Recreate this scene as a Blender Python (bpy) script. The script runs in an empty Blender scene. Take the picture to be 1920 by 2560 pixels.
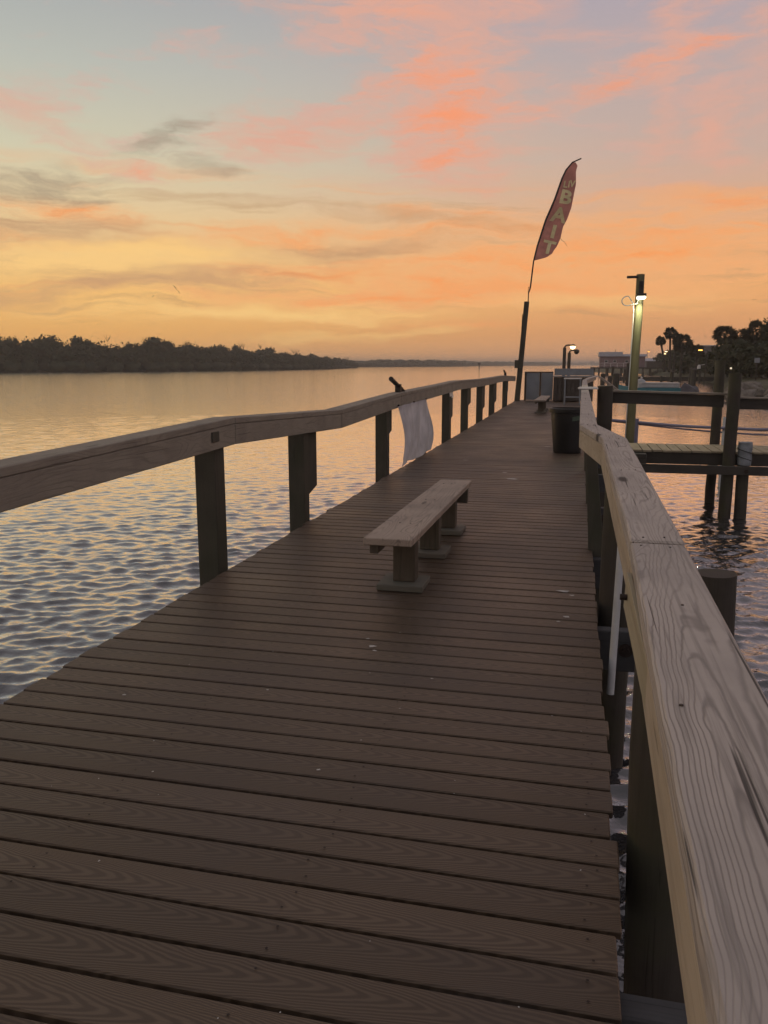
import bpy, bmesh, math, random
import numpy as np
from mathutils import Matrix, Vector
R = math.radians
random.seed(7); rng = np.random.default_rng(7)
S = bpy.context.scene
COL = S.collection
# ------------------------------------------------------------------ camera
YAW = R(13.333)
cam = bpy.data.cameras.new('camera'); camo = bpy.data.objects.new('camera', cam); COL.objects.link(camo)
cam.sensor_fit = 'HORIZONTAL'; cam.sensor_width = 36; cam.lens = 37.5
cam.clip_start = .05; cam.clip_end = 30000
camo.location = (0, 0, 1.45); camo.rotation_euler = (R(90 - 10.4535), 0, YAW)
S.camera = camo
S.view_settings.view_transform = 'Standard'; S.view_settings.look = 'None'
S.view_settings.exposure = 0; S.view_settings.gamma = 1; S.view_settings.use_curve_mapping = False
S.cycles.use_denoising = True; S.cycles.use_adaptive_sampling = True; S.cycles.adaptive_threshold = .03
S.cycles.max_bounces = 5; S.cycles.diffuse_bounces = 3; S.cycles.glossy_bounces = 3; S.cycles.volume_bounces = 0

# ------------------------------------------------------------------ node helper
class G:
    def __init__(s, nt): s.nt = nt; nt.nodes.clear()
    def put(s, sock, v):
        if isinstance(v, bpy.types.NodeSocket): s.nt.links.new(v, sock)
        elif v is not None:
            try: sock.default_value = v
            except Exception:
                sock.default_value = tuple(v) + (1,)
    def n(s, t, ins=None, out=0, **pr):
        nd = s.nt.nodes.new('ShaderNode' + t)
        for k, v in pr.items(): setattr(nd, k, v)
        for k, v in (ins or {}).items(): s.put(nd.inputs[k], v)
        return nd.outputs[out]
    def m(s, op, a, b=None, c=None, clamp=False):
        d = {0: a}
        if b is not None: d[1] = b
        if c is not None: d[2] = c
        return s.n('Math', d, operation=op, use_clamp=clamp)
    def v(s, op, a, b=None, out=0):
        d = {0: a}
        if b is not None: d[1] = b
        return s.n('VectorMath', d, operation=op, out=out)
    def mix(s, f, a, b, mode='MIX'):
        nd = s.nt.nodes.new('ShaderNodeMix'); nd.data_type = 'RGBA'; nd.blend_type = mode
        s.put(nd.inputs[0], f); s.put(nd.inputs[6], a); s.put(nd.inputs[7], b)
        return nd.outputs[2]
    def sm(s, v, a, b, lo=0., hi=1.):
        return s.n('MapRange', {0: v, 1: a, 2: b, 3: lo, 4: hi}, interpolation_type='SMOOTHSTEP')
    def lin(s, v, a, b, lo=0., hi=1.):
        return s.n('MapRange', {0: v, 1: a, 2: b, 3: lo, 4: hi})
    def noise(s, vec, scale, detail=3., rough=.55, dist=0., out=0):
        return s.n('TexNoise', {'Vector': vec, 'Scale': scale, 'Detail': detail, 'Roughness': rough, 'Distortion': dist}, out=out)
    def mapv(s, vec, loc=(0, 0, 0), rot=(0, 0, 0), sc=(1, 1, 1), typ='POINT'):
        return s.n('Mapping', {0: vec, 1: loc, 2: rot, 3: sc}, vector_type=typ)
    def ramp(s, f, pts):
        nd = s.nt.nodes.new('ShaderNodeValToRGB'); e = nd.color_ramp.elements
        while len(e) < len(pts): e.new(.5)
        for i, (p, c) in enumerate(pts):
            e[i].position = p; e[i].color = (*c, 1) if len(c) == 3 else c
        s.put(nd.inputs[0], f); return nd.outputs[0]
def lin(c): return tuple(((x / 255 + .055) / 1.055) ** 2.4 if x > 10 else x / 255 / 12.92 for x in c)

# ------------------------------------------------------------------ sky (dusk, sun just down to the left)
W = bpy.data.worlds.new('World'); S.world = W; W.use_nodes = True
g = G(W.node_tree)
d = g.v('NORMALIZE', g.n('TexCoord', out=0))
sx = g.n('SeparateXYZ', {0: d}, out=0).node
X, Y, Z = sx.outputs
xr = g.m('ADD', g.m('MULTIPLY', X, math.cos(YAW)), g.m('MULTIPLY', Y, math.sin(YAW)))
yr = g.m('SUBTRACT', g.m('MULTIPLY', Y, math.cos(YAW)), g.m('MULTIPLY', X, math.sin(YAW)))
az = g.m('MULTIPLY', g.m('ARCTAN2', xr, yr), 180 / math.pi)
el = g.m('MULTIPLY', g.m('ARCSINE', g.m('ABSOLUTE', Z)), 180 / math.pi)
UV = g.n('CombineXYZ', {0: az, 1: el, 2: 0})
wn = g.noise(g.mapv(UV, sc=(.035, .11, 1)), 1., 4, .6, out=1)
wv = g.v('MULTIPLY', g.v('SUBTRACT', wn, (.5, .5, .5)), (11, 4.2, 0))
wn2 = g.noise(g.mapv(UV, sc=(.22, .6, 1)), 1., 4, .65, out=1)
wv2 = g.v('MULTIPLY', g.v('SUBTRACT', wn2, (.5, .5, .5)), (4.5, 1.5, 0))
UVw = g.v('ADD', UV, g.v('ADD', wv, wv2))
elf = g.m('DIVIDE', el, 90.)
def sky_ramp(pts): return g.ramp(elf, [(e / 90, lin(c)) for e, c in pts])
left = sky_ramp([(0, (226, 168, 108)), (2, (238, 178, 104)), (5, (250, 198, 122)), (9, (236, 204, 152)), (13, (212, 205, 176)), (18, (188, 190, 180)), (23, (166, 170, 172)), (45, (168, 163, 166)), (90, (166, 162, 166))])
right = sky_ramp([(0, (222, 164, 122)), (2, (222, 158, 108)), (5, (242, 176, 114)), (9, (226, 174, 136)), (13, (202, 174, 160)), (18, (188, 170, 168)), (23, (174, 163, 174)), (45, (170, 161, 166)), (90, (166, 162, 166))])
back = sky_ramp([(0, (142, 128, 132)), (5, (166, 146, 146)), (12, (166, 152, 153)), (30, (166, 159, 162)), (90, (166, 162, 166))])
base = g.mix(g.sm(az, -24, 22), left, right)
off = g.m('ABSOLUTE', g.m('WRAP', g.m('ADD', az, 30), 180., -180.))
# clouds ------------------------------------------------------------
fine = g.noise(g.mapv(UVw, sc=(.10, .5, 1)), 1., 8, .68)
fin2 = g.noise(g.mapv(UVw, rot=(0, 0, R(-8)), sc=(.3, 1.5, 1)), 1., 6, .65)
wisp = g.noise(g.mapv(UVw, rot=(0, 0, R(24)), sc=(.10, .45, 1)), 1.3, 6, .65)
sky = base
# thin horizontal bands low over the horizon, everywhere round
bandn = g.noise(g.mapv(UVw, sc=(.03, .55, 1)), 1., 7, .62)
bandmask = g.m('MULTIPLY', g.sm(el, .5, 3.), g.sm(el, 15, 8))
sky = g.mix(g.m('MULTIPLY', g.m('MULTIPLY', g.sm(bandn, .5, .68), bandmask), .7), sky, lin((246, 164, 104)))
sky = g.mix(g.m('MULTIPLY', g.m('MULTIPLY', g.sm(bandn, .46, .33), bandmask), .6), sky, lin((186, 146, 108)))
hip = g.m('MULTIPLY', g.sm(wisp, .5, .72), g.sm(el, 8, 15))
sky = g.mix(g.m('MULTIPLY', g.m('MULTIPLY', hip, g.sm(el, 60, 30)), .6), sky, lin((220, 172, 158)))
OL, PL = lin((255, 156, 86)), lin((246, 178, 120))
O, P_, Dk, T, Yl = lin((252, 156, 110)), lin((228, 170, 148)), lin((150, 134, 118)), lin((196, 152, 116)), lin((255, 208, 134))
CL = [  # azimuth, elevation, half sizes (deg), tilt, colour, strength, breakup noise
    (3.5, 20.5, 5.5, 7, 0, P_, .8, wisp), (3.2, 17.8, 5.5, 3.6, -35, O, .8, wisp), (5.6, 15.4, 4.2, 3.2, -55, O, .75, fine),
    (4.8, 13.4, 3.4, 1.2, 5, O, .6, wisp), (-6.8, 15.0, 6.5, 1.6, 8, P_, .95, fine), (-5.5, 23, 9, 2.4, -10, P_, .75, wisp),
    (15.5, 17.6, 11, .9, 14, O, .75, wisp), (18, 21.5, 1.6, 4.2, -6, P_, .8, fine), (17.6, 14.6, 1.2, 2.8, -6, P_, .75, fine), (20.4, 14.2, 1.6, 2.8, 6, P_, .85, fine),
    (23, 22, 4, .8, 16, O, .7, fine), (24.5, 17, 2.6, 5, 0, P_, .45, wisp), (10, 22, 5, 1.2, -40, P_, .3, wisp),
    (-24, 15.4, 4.5, 1.3, -22, P_, .55, fine), (-16.5, 12.1, 2.6, .55, -4, O, .9, fine), (-19.6, 9.2, 4.5, .8, -3, O, .85, fine),
    (17, 7.3, 18, 2.3, -2, O, 1., bandn), (9, 5.6, 15, 1.4, 1, O, .9, bandn), (3, 5.0, 13, 1.1, 2, O, 1., fine), (17, 6.8, 15, .9, 1, O, .85, bandn), (0, 4.6, 15, .8, 0, O, .8, bandn), (-4, 6.2, 12, .7, 3, O, .6, bandn), (7, 7.0, 6, .7, -3, O, .7, fine), (-8, 8.2, 10, .8, 2, O, .5, fine), (6, 9.6, 8, .6, -4, O, .55, fine), (22, 9.8, 6, .7, -6, O, .6, fine),
    (-14.5, 14.4, 2.8, .8, 20, Dk, .75, fine), (-11.6, 12.7, 2.8, .55, -8, Dk, .6, fine), (-22, 10.6, 4.4, 1.0, 6, Dk, .75, fine), (-18.8, 9.9, 2.6, .4, 3, Dk, .6, fine),
    (-22, 8.0, 8, 1.0, 2, T, .7, fine), (-15, 5.5, 11, .8, 4, T, .65, fine), (-3, 7.6, 9, .6, 3, T, .6, fine), (3, 9.3, 9, .5, -4, T, .5, fine), (-22, 4.5, 8, .7, 5, T, .4, fine),
    (-9, 3.6, 12, .7, 0, Yl, .9, bandn), (-16, 7.0, 9, .6, 3, Yl, .8, bandn), (-20, 6.4, 7, .6, 3, Yl, .75, fine), (-2, 2.2, 7, .35, 2, Yl, .6, fine), (14, 4.4, 9, .7, 1, Yl, .35, fine),
]
for (a, e, ra, re, rot, c, st, ns) in CL:
    q = g.mapv(UVw, loc=(a, e, 0), rot=(0, 0, R(rot)), sc=(ra * 1.25, re * 1.25, 1), typ='TEXTURE')
    ln = g.v('LENGTH', q, out=1)
    ero = g.m('ADD', g.m('SUBTRACT', 1.0, ln), g.m('ADD', g.m('MULTIPLY', g.m('SUBTRACT', ns, .5), 2.6), g.m('MULTIPLY', g.m('SUBTRACT', fin2, .5), 1.7)))
    k = g.m('MULTIPLY', g.sm(ero, -.3, 1.25), g.sm(ln, 1.5, .6))
    cc = g.mix(g.sm(ero, .3, 1.3), P_ if e > 10 else PL, O if e > 10 else OL) if c is O else c
    sky = g.mix(g.m('MULTIPLY', k, st), sky, cc)
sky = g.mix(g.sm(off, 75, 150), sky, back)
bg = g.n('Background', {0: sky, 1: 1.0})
W.cycles.sampling_method = 'MANUAL'; W.cycles.sample_map_resolution = 256
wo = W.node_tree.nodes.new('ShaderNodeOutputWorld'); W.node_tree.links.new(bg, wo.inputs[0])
# the last of the sun, out of frame to the left
sun = bpy.data.lights.new('sun', 'SUN'); sun.energy = .12; sun.angle = R(20); sun.color = (1, .62, .34)
suno = bpy.data.objects.new('sun', sun); COL.objects.link(suno)
sd = Vector((math.sin(R(-52) - YAW), math.cos(R(-52) - YAW), math.tan(R(6))))
suno.rotation_euler = sd.to_track_quat('Z', 'Y').to_euler()

# ------------------------------------------------------------------ materials
def mat(name):
    m = bpy.data.materials.new(name); m.use_nodes = True; return m, G(m.node_tree)
def finish(g, bsdf):
    o = g.nt.nodes.new('ShaderNodeOutputMaterial'); g.nt.links.new(bsdf, o.inputs[0])
def pbsdf(g, **k):
    names = dict(col='Base Color', rough='Roughness', normal='Normal', metal='Metallic', spec='Specular IOR Level', ior='IOR', em='Emission Color', es='Emission Strength', sub='Subsurface Weight', trans='Transmission Weight')
    return g.n('BsdfPrincipled', {names[a]: b for a, b in k.items()})
def objvec(g, rand=True):
    v = g.n('TexCoord', out=3)
    if rand:
        r = g.n('ObjectInfo', out=5)
        v = g.v('ADD', v, g.n('CombineXYZ', {0: g.m('MULTIPLY', r, 37.), 1: g.m('MULTIPLY', r, 91.3), 2: g.m('MULTIPLY', r, 53.7)}))
    return v
def plain(name, c, rough=.6, metal=0., var=.25, sc=6., spec=.4, bump=.1):
    m, g = mat(name); v = objvec(g)
    n = g.noise(v, sc, 5, .6)
    col = g.mix(g.sm(n, .3, .72), tuple(x * (1 - var) for x in c), tuple(min(1, x * (1 + var)) for x in c))
    n2 = g.noise(v, sc * 9, 3, .6)
    b = g.n('Bump', {'Strength': bump, 'Distance': .01, 'Height': n2})
    finish(g, pbsdf(g, col=col, rough=rough, metal=metal, spec=spec, normal=b)); return m
def wood(name, light, dark, axis='Y', rings=9., ringamt=.6, rough=.75, stain=None, green=None, cross=5., along=.5, fineamt=.35, bump=.45, knots=0., crack=.5, warp=.10):
    m, g = mat(name); v = objvec(g)
    ax = {'X': 0, 'Y': 1, 'Z': 2}[axis]
    s1 = [cross] * 3; s1[ax] = along
    v1 = g.mapv(v, sc=s1)
    f = g.noise(g.v('ADD', v1, g.v('SCALE', g.noise(v, 7., 3, .5, out=1))), 1., 1.5, .4)
    f.node.inputs[0].links[0].from_node.inputs[1].links[0].from_node.inputs[3].default_value = warp
    if knots:
        s3 = [3.4] * 3; s3[ax] = .8
        vo = g.n('TexVoronoi', {'Vector': g.mapv(v, sc=s3), 'Scale': 1.}, feature='F1', voronoi_dimensions='2D' if axis == 'Y' else '3D')
        kn = g.sm(vo, .28, .02)
        f = g.m('ADD', f, g.m('MULTIPLY', kn, .25))
    fr = g.m('PINGPONG', g.m('MULTIPLY', f, rings), .5)
    line = g.m('MULTIPLY', g.sm(fr, .22, .0), g.sm(g.noise(v, 2.3, 3, .6), .3, .62, .25, 1.))
    s2 = [130.] * 3; s2[ax] = 3.
    fg = g.noise(g.mapv(v, sc=s2), 1., 3, .6)
    s4 = [85.] * 3; s4[ax] = 1.3
    ck = g.sm(g.noise(g.mapv(v, sc=s4), 1., 2, .5), .66, .72)
    bl = g.noise(v, 3.2, 5, .6)
    col = g.mix(g.m('MULTIPLY', line, ringamt), light, dark)
    col = g.mix(g.m('MULTIPLY', g.sm(fg, .45, .75), fineamt), col, tuple(x * .45 for x in light))
    col = g.mix(g.sm(bl, .35, .75, 0, .55), col, stain or tuple(x * .55 for x in light))
    if knots:
        col = g.mix(g.m('MULTIPLY', g.sm(vo, .075, .03), knots), col, tuple(x * .3 for x in dark))
    col = g.mix(g.m('MULTIPLY', ck, crack), col, tuple(x * .3 for x in dark))
    if green:
        gn = g.noise(v, 1.7, 4, .6)
        col = g.mix(g.sm(gn, .45, .7, 0, .6), col, green)
    h = g.m('ADD', g.m('ADD', g.m('MULTIPLY', fg, .5), g.m('MULTIPLY', line, -.35)), g.m('MULTIPLY', ck, -.8))
    b = g.n('Bump', {'Strength': bump, 'Distance': .004, 'Height': h})
    finish(g, pbsdf(g, col=col, rough=rough, spec=.3, normal=b)); return m
M = {}
M['rail'] = wood('weathered_rail_wood', (.44, .385, .345), (.15, .13, .118), 'Y', rings=70, ringamt=.66, stain=(.25, .225, .208), knots=1., cross=5., along=.24, fineamt=.7, crack=.9, warp=.05)
M['railside'] = wood('rail_side_wood', (.43, .355, .27), (.25, .2, .15), 'Y', rings=8, ringamt=.4, stain=(.30, .245, .18), along=.3)
M['splice'] = wood('splice_wood', (.36, .31, .22), (.22, .185, .13), 'Y', rings=8, ringamt=.4, stain=(.25, .22, .15), along=.3)
M['raildark'] = wood('old_rail_wood', (.27, .24, .195), (.125, .11, .09), 'Y', rings=24, ringamt=.4, stain=(.155, .13, .112), knots=.4)
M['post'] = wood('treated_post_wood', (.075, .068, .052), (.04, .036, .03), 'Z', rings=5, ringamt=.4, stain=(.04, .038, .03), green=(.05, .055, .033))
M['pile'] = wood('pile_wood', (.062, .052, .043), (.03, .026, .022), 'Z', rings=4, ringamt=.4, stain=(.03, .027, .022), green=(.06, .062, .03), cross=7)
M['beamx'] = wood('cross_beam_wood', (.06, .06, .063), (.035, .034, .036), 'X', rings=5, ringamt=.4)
M['rimx'] = wood('dark_beam_wood', (.06, .053, .045), (.035, .03, .026), 'X', rings=5, ringamt=.4)
M['capx'] = wood('finger_rail_cap_wood', (.25, .215, .18), (.14, .12, .1), 'X', rings=5, ringamt=.4)
M['fingerplank'] = wood('finger_plank_wood', (.34, .285, .2), (.2, .17, .115), 'Y', rings=6, ringamt=.4)
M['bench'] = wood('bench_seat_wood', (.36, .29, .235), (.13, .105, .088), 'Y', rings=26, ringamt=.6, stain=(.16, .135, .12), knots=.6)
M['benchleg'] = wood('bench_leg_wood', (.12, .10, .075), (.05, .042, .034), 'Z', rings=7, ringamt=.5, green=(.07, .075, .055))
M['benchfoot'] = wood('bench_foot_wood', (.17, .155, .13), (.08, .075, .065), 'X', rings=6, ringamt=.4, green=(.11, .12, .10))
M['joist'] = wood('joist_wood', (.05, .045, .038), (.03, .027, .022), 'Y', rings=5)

# composite deck board: embossed cathedral grain
m, g = mat('composite_deck'); M['deck'] = m
tc = g.n('TexCoord', out=3); r0 = g.n('ObjectInfo', out=5)
sp = g.n('SeparateXYZ', {0: tc}, out=0).node.outputs
xo = g.m('ADD', sp[0], g.m('MULTIPLY', r0, 40.))
vo = g.n('CombineXYZ', {0: xo, 1: g.m('ADD', sp[1], g.m('MULTIPLY', r0, 13.)), 2: sp[2]})
wob = g.noise(g.mapv(vo, sc=(3., 9., 1)), 1., 3, .5)
yy = g.m('ADD', sp[1], g.m('MULTIPLY', g.m('SUBTRACT', wob, .5), .05))
yy = g.m('ADD', yy, g.m('MULTIPLY', g.m('SUBTRACT', r0, .5), .05))
par = g.m('MULTIPLY', g.m('POWER', g.m('ABSOLUTE', yy), 1.7), 44.)
ph = g.m('ADD', g.m('ADD', g.m('MULTIPLY', xo, 1.), par), g.m('MULTIPLY', wob, .12))
ring = g.m('PINGPONG', g.m('MULTIPLY', ph, 14.), .5)
gl = g.noise(g.mapv(vo, sc=(10., 260., 1)), 1., 3, .6)
blo = g.noise(g.mapv(g.n('NewGeometry', out=0), sc=(1., 1., 1.)), 1.1, 5, .6)
c1 = g.mix(g.sm(ring, .12, .4), (.066, .044, .028), (.106, .074, .048))
c1 = g.mix(g.m('MULTIPLY', g.sm(gl, .5, .75), .45), c1, (.055, .038, .03))
c1 = g.mix(g.sm(blo, .42, .7, 0, .5), c1, (.088, .069, .06))
sat = g.lin(r0, 0, 1, .84, 1.14)
c1 = g.v('SCALE', c1); c1.node.operation = 'SCALE'; g.put(c1.node.inputs[3], sat)
spk = g.noise(g.mapv(g.n('NewGeometry', out=0)), 160., 2, .5)
hgt = g.m('ADD', g.m('MULTIPLY', g.sm(ring, .1, .42), .5), g.m('MULTIPLY', gl, .5))
b = g.n('Bump', {'Strength': .35, 'Distance': .0025, 'Height': hgt})
finish(g, pbsdf(g, col=c1, rough=g.lin(blo, .3, .7, .42, .6), spec=.34, normal=b))

# water
m, g = mat('lagoon_water'); M['water'] = m
v = g.n('TexCoord', out=3)
n1 = g.noise(g.mapv(v, rot=(0, 0, YAW), sc=(1., 1.5, 1)), 5.5, 3, .55)
n2 = g.noise(g.mapv(v, rot=(0, 0, YAW + .3), sc=(1., 1.7, 1)), 1.6, 3, .5)
far = g.sm(g.v('LENGTH', v, out=1), 12, 70)
b1 = g.n('Bump', {'Strength': .7, 'Distance': .02, 'Height': n1})
b2 = g.n('Bump', {'Strength': g.m('MULTIPLY', far, 1.), 'Distance': .06, 'Height': n2, 'Normal': b1})
fr = g.m('MULTIPLY', g.m('POWER', g.n('Fresnel', {'IOR': 1.36, 'Normal': b2}), .85), 2.0, clamp=True)
body = g.n('BsdfDiffuse', {'Color': (.045, .045, .05, 1)})
gls = g.n('BsdfGlossy', {'Color': (.97, .97, .97, 1), 'Roughness': .06, 'Normal': b2})
finish(g, g.n('MixShader', {0: fr, 1: body, 2: gls}))

def foliage(name, a, b, rough=.7):
    m, g = mat(name)
    n = g.noise(g.n('NewGeometry', out=0), .35, 4, .6)
    n2 = g.n('ObjectInfo', out=5)
    c = g.mix(g.sm(n, .35, .68), a, b)
    df = pbsdf(g, col=c, rough=rough, spec=.2)
    tr = g.n('BsdfTranslucent', {0: c})
    finish(g, g.n('MixShader', {0: .2, 1: df, 2: tr})); return m
M['mangrove'] = foliage('mangrove_leaves', (.03, .04, .022), (.055, .066, .036))
M['shrub'] = foliage('shrub_leaves', (.03, .036, .018), (.06, .06, .03))
M['palm'] = foliage('palm_fronds', (.03, .032, .017), (.055, .052, .028))
M['bark'] = plain('tree_bark', (.06, .05, .04), .9, sc=4)
M['land'] = plain('island_mud', (.05, .045, .032), .9, sc=.2)
M['grass'] = plain('bank_grass', (.055, .055, .026), .9, sc=.6, var=.45)
M['rock'] = plain('riprap_rock', (.16, .14, .12), .85, sc=2.5, var=.35, bump=.4)
M['white'] = plain('white_paint', (.62, .6, .58), .5, var=.08, sc=3)
M['pvc'] = plain('grey_pvc', (.46, .47, .48), .4, var=.1, sc=6)
M['panel'] = plain('pale_blue_panel', (.23, .25, .28), .6, var=.12, sc=2)
M['station'] = plain('grey_painted_board', (.20, .215, .235), .6, var=.12, sc=3)
M['darkwood'] = wood('dark_cabinet_wood', (.085, .07, .06), (.045, .037, .03), 'Z', rings=5)
M['bin'] = plain('black_plastic', (.012, .011, .0105), .45, var=.2, sc=4, spec=.4)
M['binlabel'] = plain('green_bin_sticker', (.05, .075, .05), .5, var=.2)
M['steel'] = plain('dark_steel', (.05, .045, .042), .5, metal=.6, var=.3)
M['bolt'] = plain('rusty_bolt', (.035, .024, .02), .6, metal=.4, var=.3, sc=40)
M['black'] = plain('black_fitting', (.014, .013, .013), .5, var=.2)
M['hose'] = plain('violet_grey_pipe', (.20, .19, .26), .4, var=.15, sc=3)
M['wrap'] = plain('blue_grey_wrap', (.22, .24, .26), .7, var=.25, sc=9, bump=.4)
M['pinkwall'] = plain('dusty_pink_siding', (.22, .15, .16), .8, var=.1, sc=1)
M['roofmetal'] = plain('pale_metal_roof', (.33, .33, .37), .5, var=.08, sc=1)
M['glass'] = plain('dark_window_glass', (.03, .03, .035), .15, var=.1)
M['greywall'] = plain('pale_grey_wall', (.16, .15, .15), .8, var=.12, sc=.7)
M['teal'] = plain('teal_hull_paint', (.035, .16, .20), .4, var=.15, sc=2)
M['boatwhite'] = plain('boat_white_gelcoat', (.33, .33, .34), .4, var=.08, sc=2)
M['tarp'] = plain('dark_tarp', (.07, .065, .075), .7, var=.3, sc=2)
M['bird'] = plain('bird_plumage', (.04, .035, .03), .8)
M['city'] = plain('distant_wall', (.13, .11, .10), .8, var=.3, sc=.02)
M['droppings'] = plain('bird_dropping', (.45, .44, .42), .8, var=.2, sc=30)
def emit(name, c, st):
    m, g = mat(name); finish(g, g.n('Emission', {0: c, 1: st})); return m
M['led'] = emit('led_lens', (1., .96, .72), 14)
M['warm'] = emit('warm_bulb', (1., .72, .36), 6)
M['dim'] = emit('dim_bulb', (1., .85, .6), .9)
M['sodium'] = emit('sodium_bulb', (1., .45, .08), 5)
def cloth(name, c, tr, sc=2.):
    m, g = mat(name); n = g.noise(objvec(g, False), sc, 5, .6)
    col = g.mix(g.sm(n, .35, .7), tuple(x * .72 for x in c), c)
    wv = g.noise(g.mapv(objvec(g, False), sc=(60, 60, 60)), 1., 2)
    b = g.n('Bump', {'Strength': .2, 'Distance': .004, 'Height': wv})
    df = pbsdf(g, col=col, rough=.85, spec=.2, normal=b)
    finish(g, g.n('MixShader', {0: tr, 1: df, 2: g.n('BsdfTranslucent', {0: col})})); return m
M['banner'] = cloth('white_tarpaulin', (.62, .6, .64), .25, 3.)
M['flag'] = cloth('red_flag_nylon', (.60, .29, .25), .5)
M['letter'] = cloth('yellow_print', (.84, .75, .43), .1)

# ------------------------------------------------------------------ mesh helpers
WM = {}
def link(name, me, material=None, parent=None, loc=(0, 0, 0), rot=None, scale=None):
    o = bpy.data.objects.new(name, me); COL.objects.link(o)
    if material is not None and me is not None and len(me.materials) == 0: me.materials.append(material)
    Mx = Matrix.Translation(loc)
    if rot is not None or scale is not None:
        Mx = Matrix.LocRotScale(Vector(loc), Vector((0, 0, 0)) and None or __import__('mathutils').Euler(rot or (0, 0, 0)), Vector(scale or (1, 1, 1)))
    if parent is not None:
        o.parent = parent; o.matrix_parent_inverse = WM[parent.name].inverted()
    o.matrix_basis = Mx; WM[o.name] = Mx
    return o
def tag(o, label=None, cat=None, group=None, kind=None):
    if label: o['label'] = label
    if cat: o['category'] = cat
    if group: o['group'] = group
    if kind: o['kind'] = kind
    return o
def thing(name, label, cat, loc=(0, 0, 0), group=None):
    return tag(link(name, None, loc=loc), label, cat, group)
class B:
    """collects shapes, builds one mesh"""
    def __init__(s): s.V = []; s.F = []
    def add(s, V, F):
        n = len(s.V); s.V += [tuple(v) for v in V]; s.F += [tuple(i + n for i in f) for f in F]; return s
    def hexa(s, A, Bq):
        return s.add(list(A) + list(Bq), [(0, 1, 2, 3), (7, 6, 5, 4), (0, 4, 5, 1), (1, 5, 6, 2), (2, 6, 7, 3), (3, 7, 4, 0)])
    def box(s, x0, x1, y0, y1, z0, z1):
        return s.hexa([(x0, y0, z0), (x1, y0, z0), (x1, y0, z1), (x0, y0, z1)], [(x0, y1, z0), (x1, y1, z0), (x1, y1, z1), (x0, y1, z1)])
    def prism(s, poly, ax, a, b):
        def P(u, v, t): return {'X': (t, u, v), 'Y': (u, t, v), 'Z': (u, v, t)}[ax]
        n = len(poly); V = [P(u, v, a) for u, v in poly] + [P(u, v, b) for u, v in poly]
        return s.add(V, [tuple(range(n)), tuple(range(2 * n - 1, n - 1, -1))] + [(i, i + n, (i + 1) % n + n, (i + 1) % n) for i in range(n)])
    def tube(s, pts, rad, seg=10, cap=True):
        pts = [Vector(p) for p in pts]; rs = rad if isinstance(rad, (list, tuple)) else [rad] * len(pts)
        V = []; up = None
        for i, p in enumerate(pts):
            t = (pts[min(i + 1, len(pts) - 1)] - pts[max(i - 1, 0)]).normalized()
            if up is None: up = Vector((1, 0, 0)) if abs(t.x) < .9 else Vector((0, 1, 0))
            a = (up - t * up.dot(t)).normalized(); up = a; b_ = t.cross(a)
            for k in range(seg):
                th = 2 * math.pi * k / seg; V.append(p + (a * math.cos(th) + b_ * math.sin(th)) * rs[i])
        F = []
        for i in range(len(pts) - 1):
            for k in range(seg):
                F.append((i * seg + k, i * seg + (k + 1) % seg, (i + 1) * seg + (k + 1) % seg, (i + 1) * seg + k))
        if cap: F += [tuple(range(seg - 1, -1, -1)), tuple(range((len(pts) - 1) * seg, len(pts) * seg))]
        return s.add(V, F)
    def mesh(s, name, bevel=0., smooth=False, segs=1):
        me = bpy.data.meshes.new(name); me.from_pydata(s.V, [], s.F)
        bm = bmesh.new(); bm.from_mesh(me)
        bmesh.ops.recalc_face_normals(bm, faces=bm.faces)
        if bevel: bmesh.ops.bevel(bm, geom=[e for e in bm.edges if len(e.link_faces) == 2 and e.calc_face_angle(0) > .6], offset=bevel, segments=segs, affect='EDGES', profile=.6, clamp_overlap=True)
        if smooth:
            for f in bm.faces: f.smooth = True
            for e in bm.edges:
                if len(e.link_faces) == 2 and e.calc_face_angle(0) > .7: e.smooth = False
        bm.to_mesh(me); bm.free(); return me
    def build(s, name, material, parent=None, bevel=0., smooth=False, segs=1):
        return link(name, s.mesh(name, bevel, smooth, segs), material, parent)
def rod(p0, p1, r0, r1=None, seg=12, n=2, wob=0.):
    p0, p1 = Vector(p0), Vector(p1); r1 = r0 if r1 is None else r1
    pts = [p0.lerp(p1, i / (n - 1)) + Vector((random.uniform(-wob, wob), random.uniform(-wob, wob), 0)) * (0 < i < n - 1) for i in range(n)]
    return B().tube(pts, [(r0 + (r1 - r0) * i / (n - 1)) * (1 + random.uniform(-wob, wob)) for i in range(n)], seg)
WZ = -1.1   # water level; the deck top is z = 0

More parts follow.
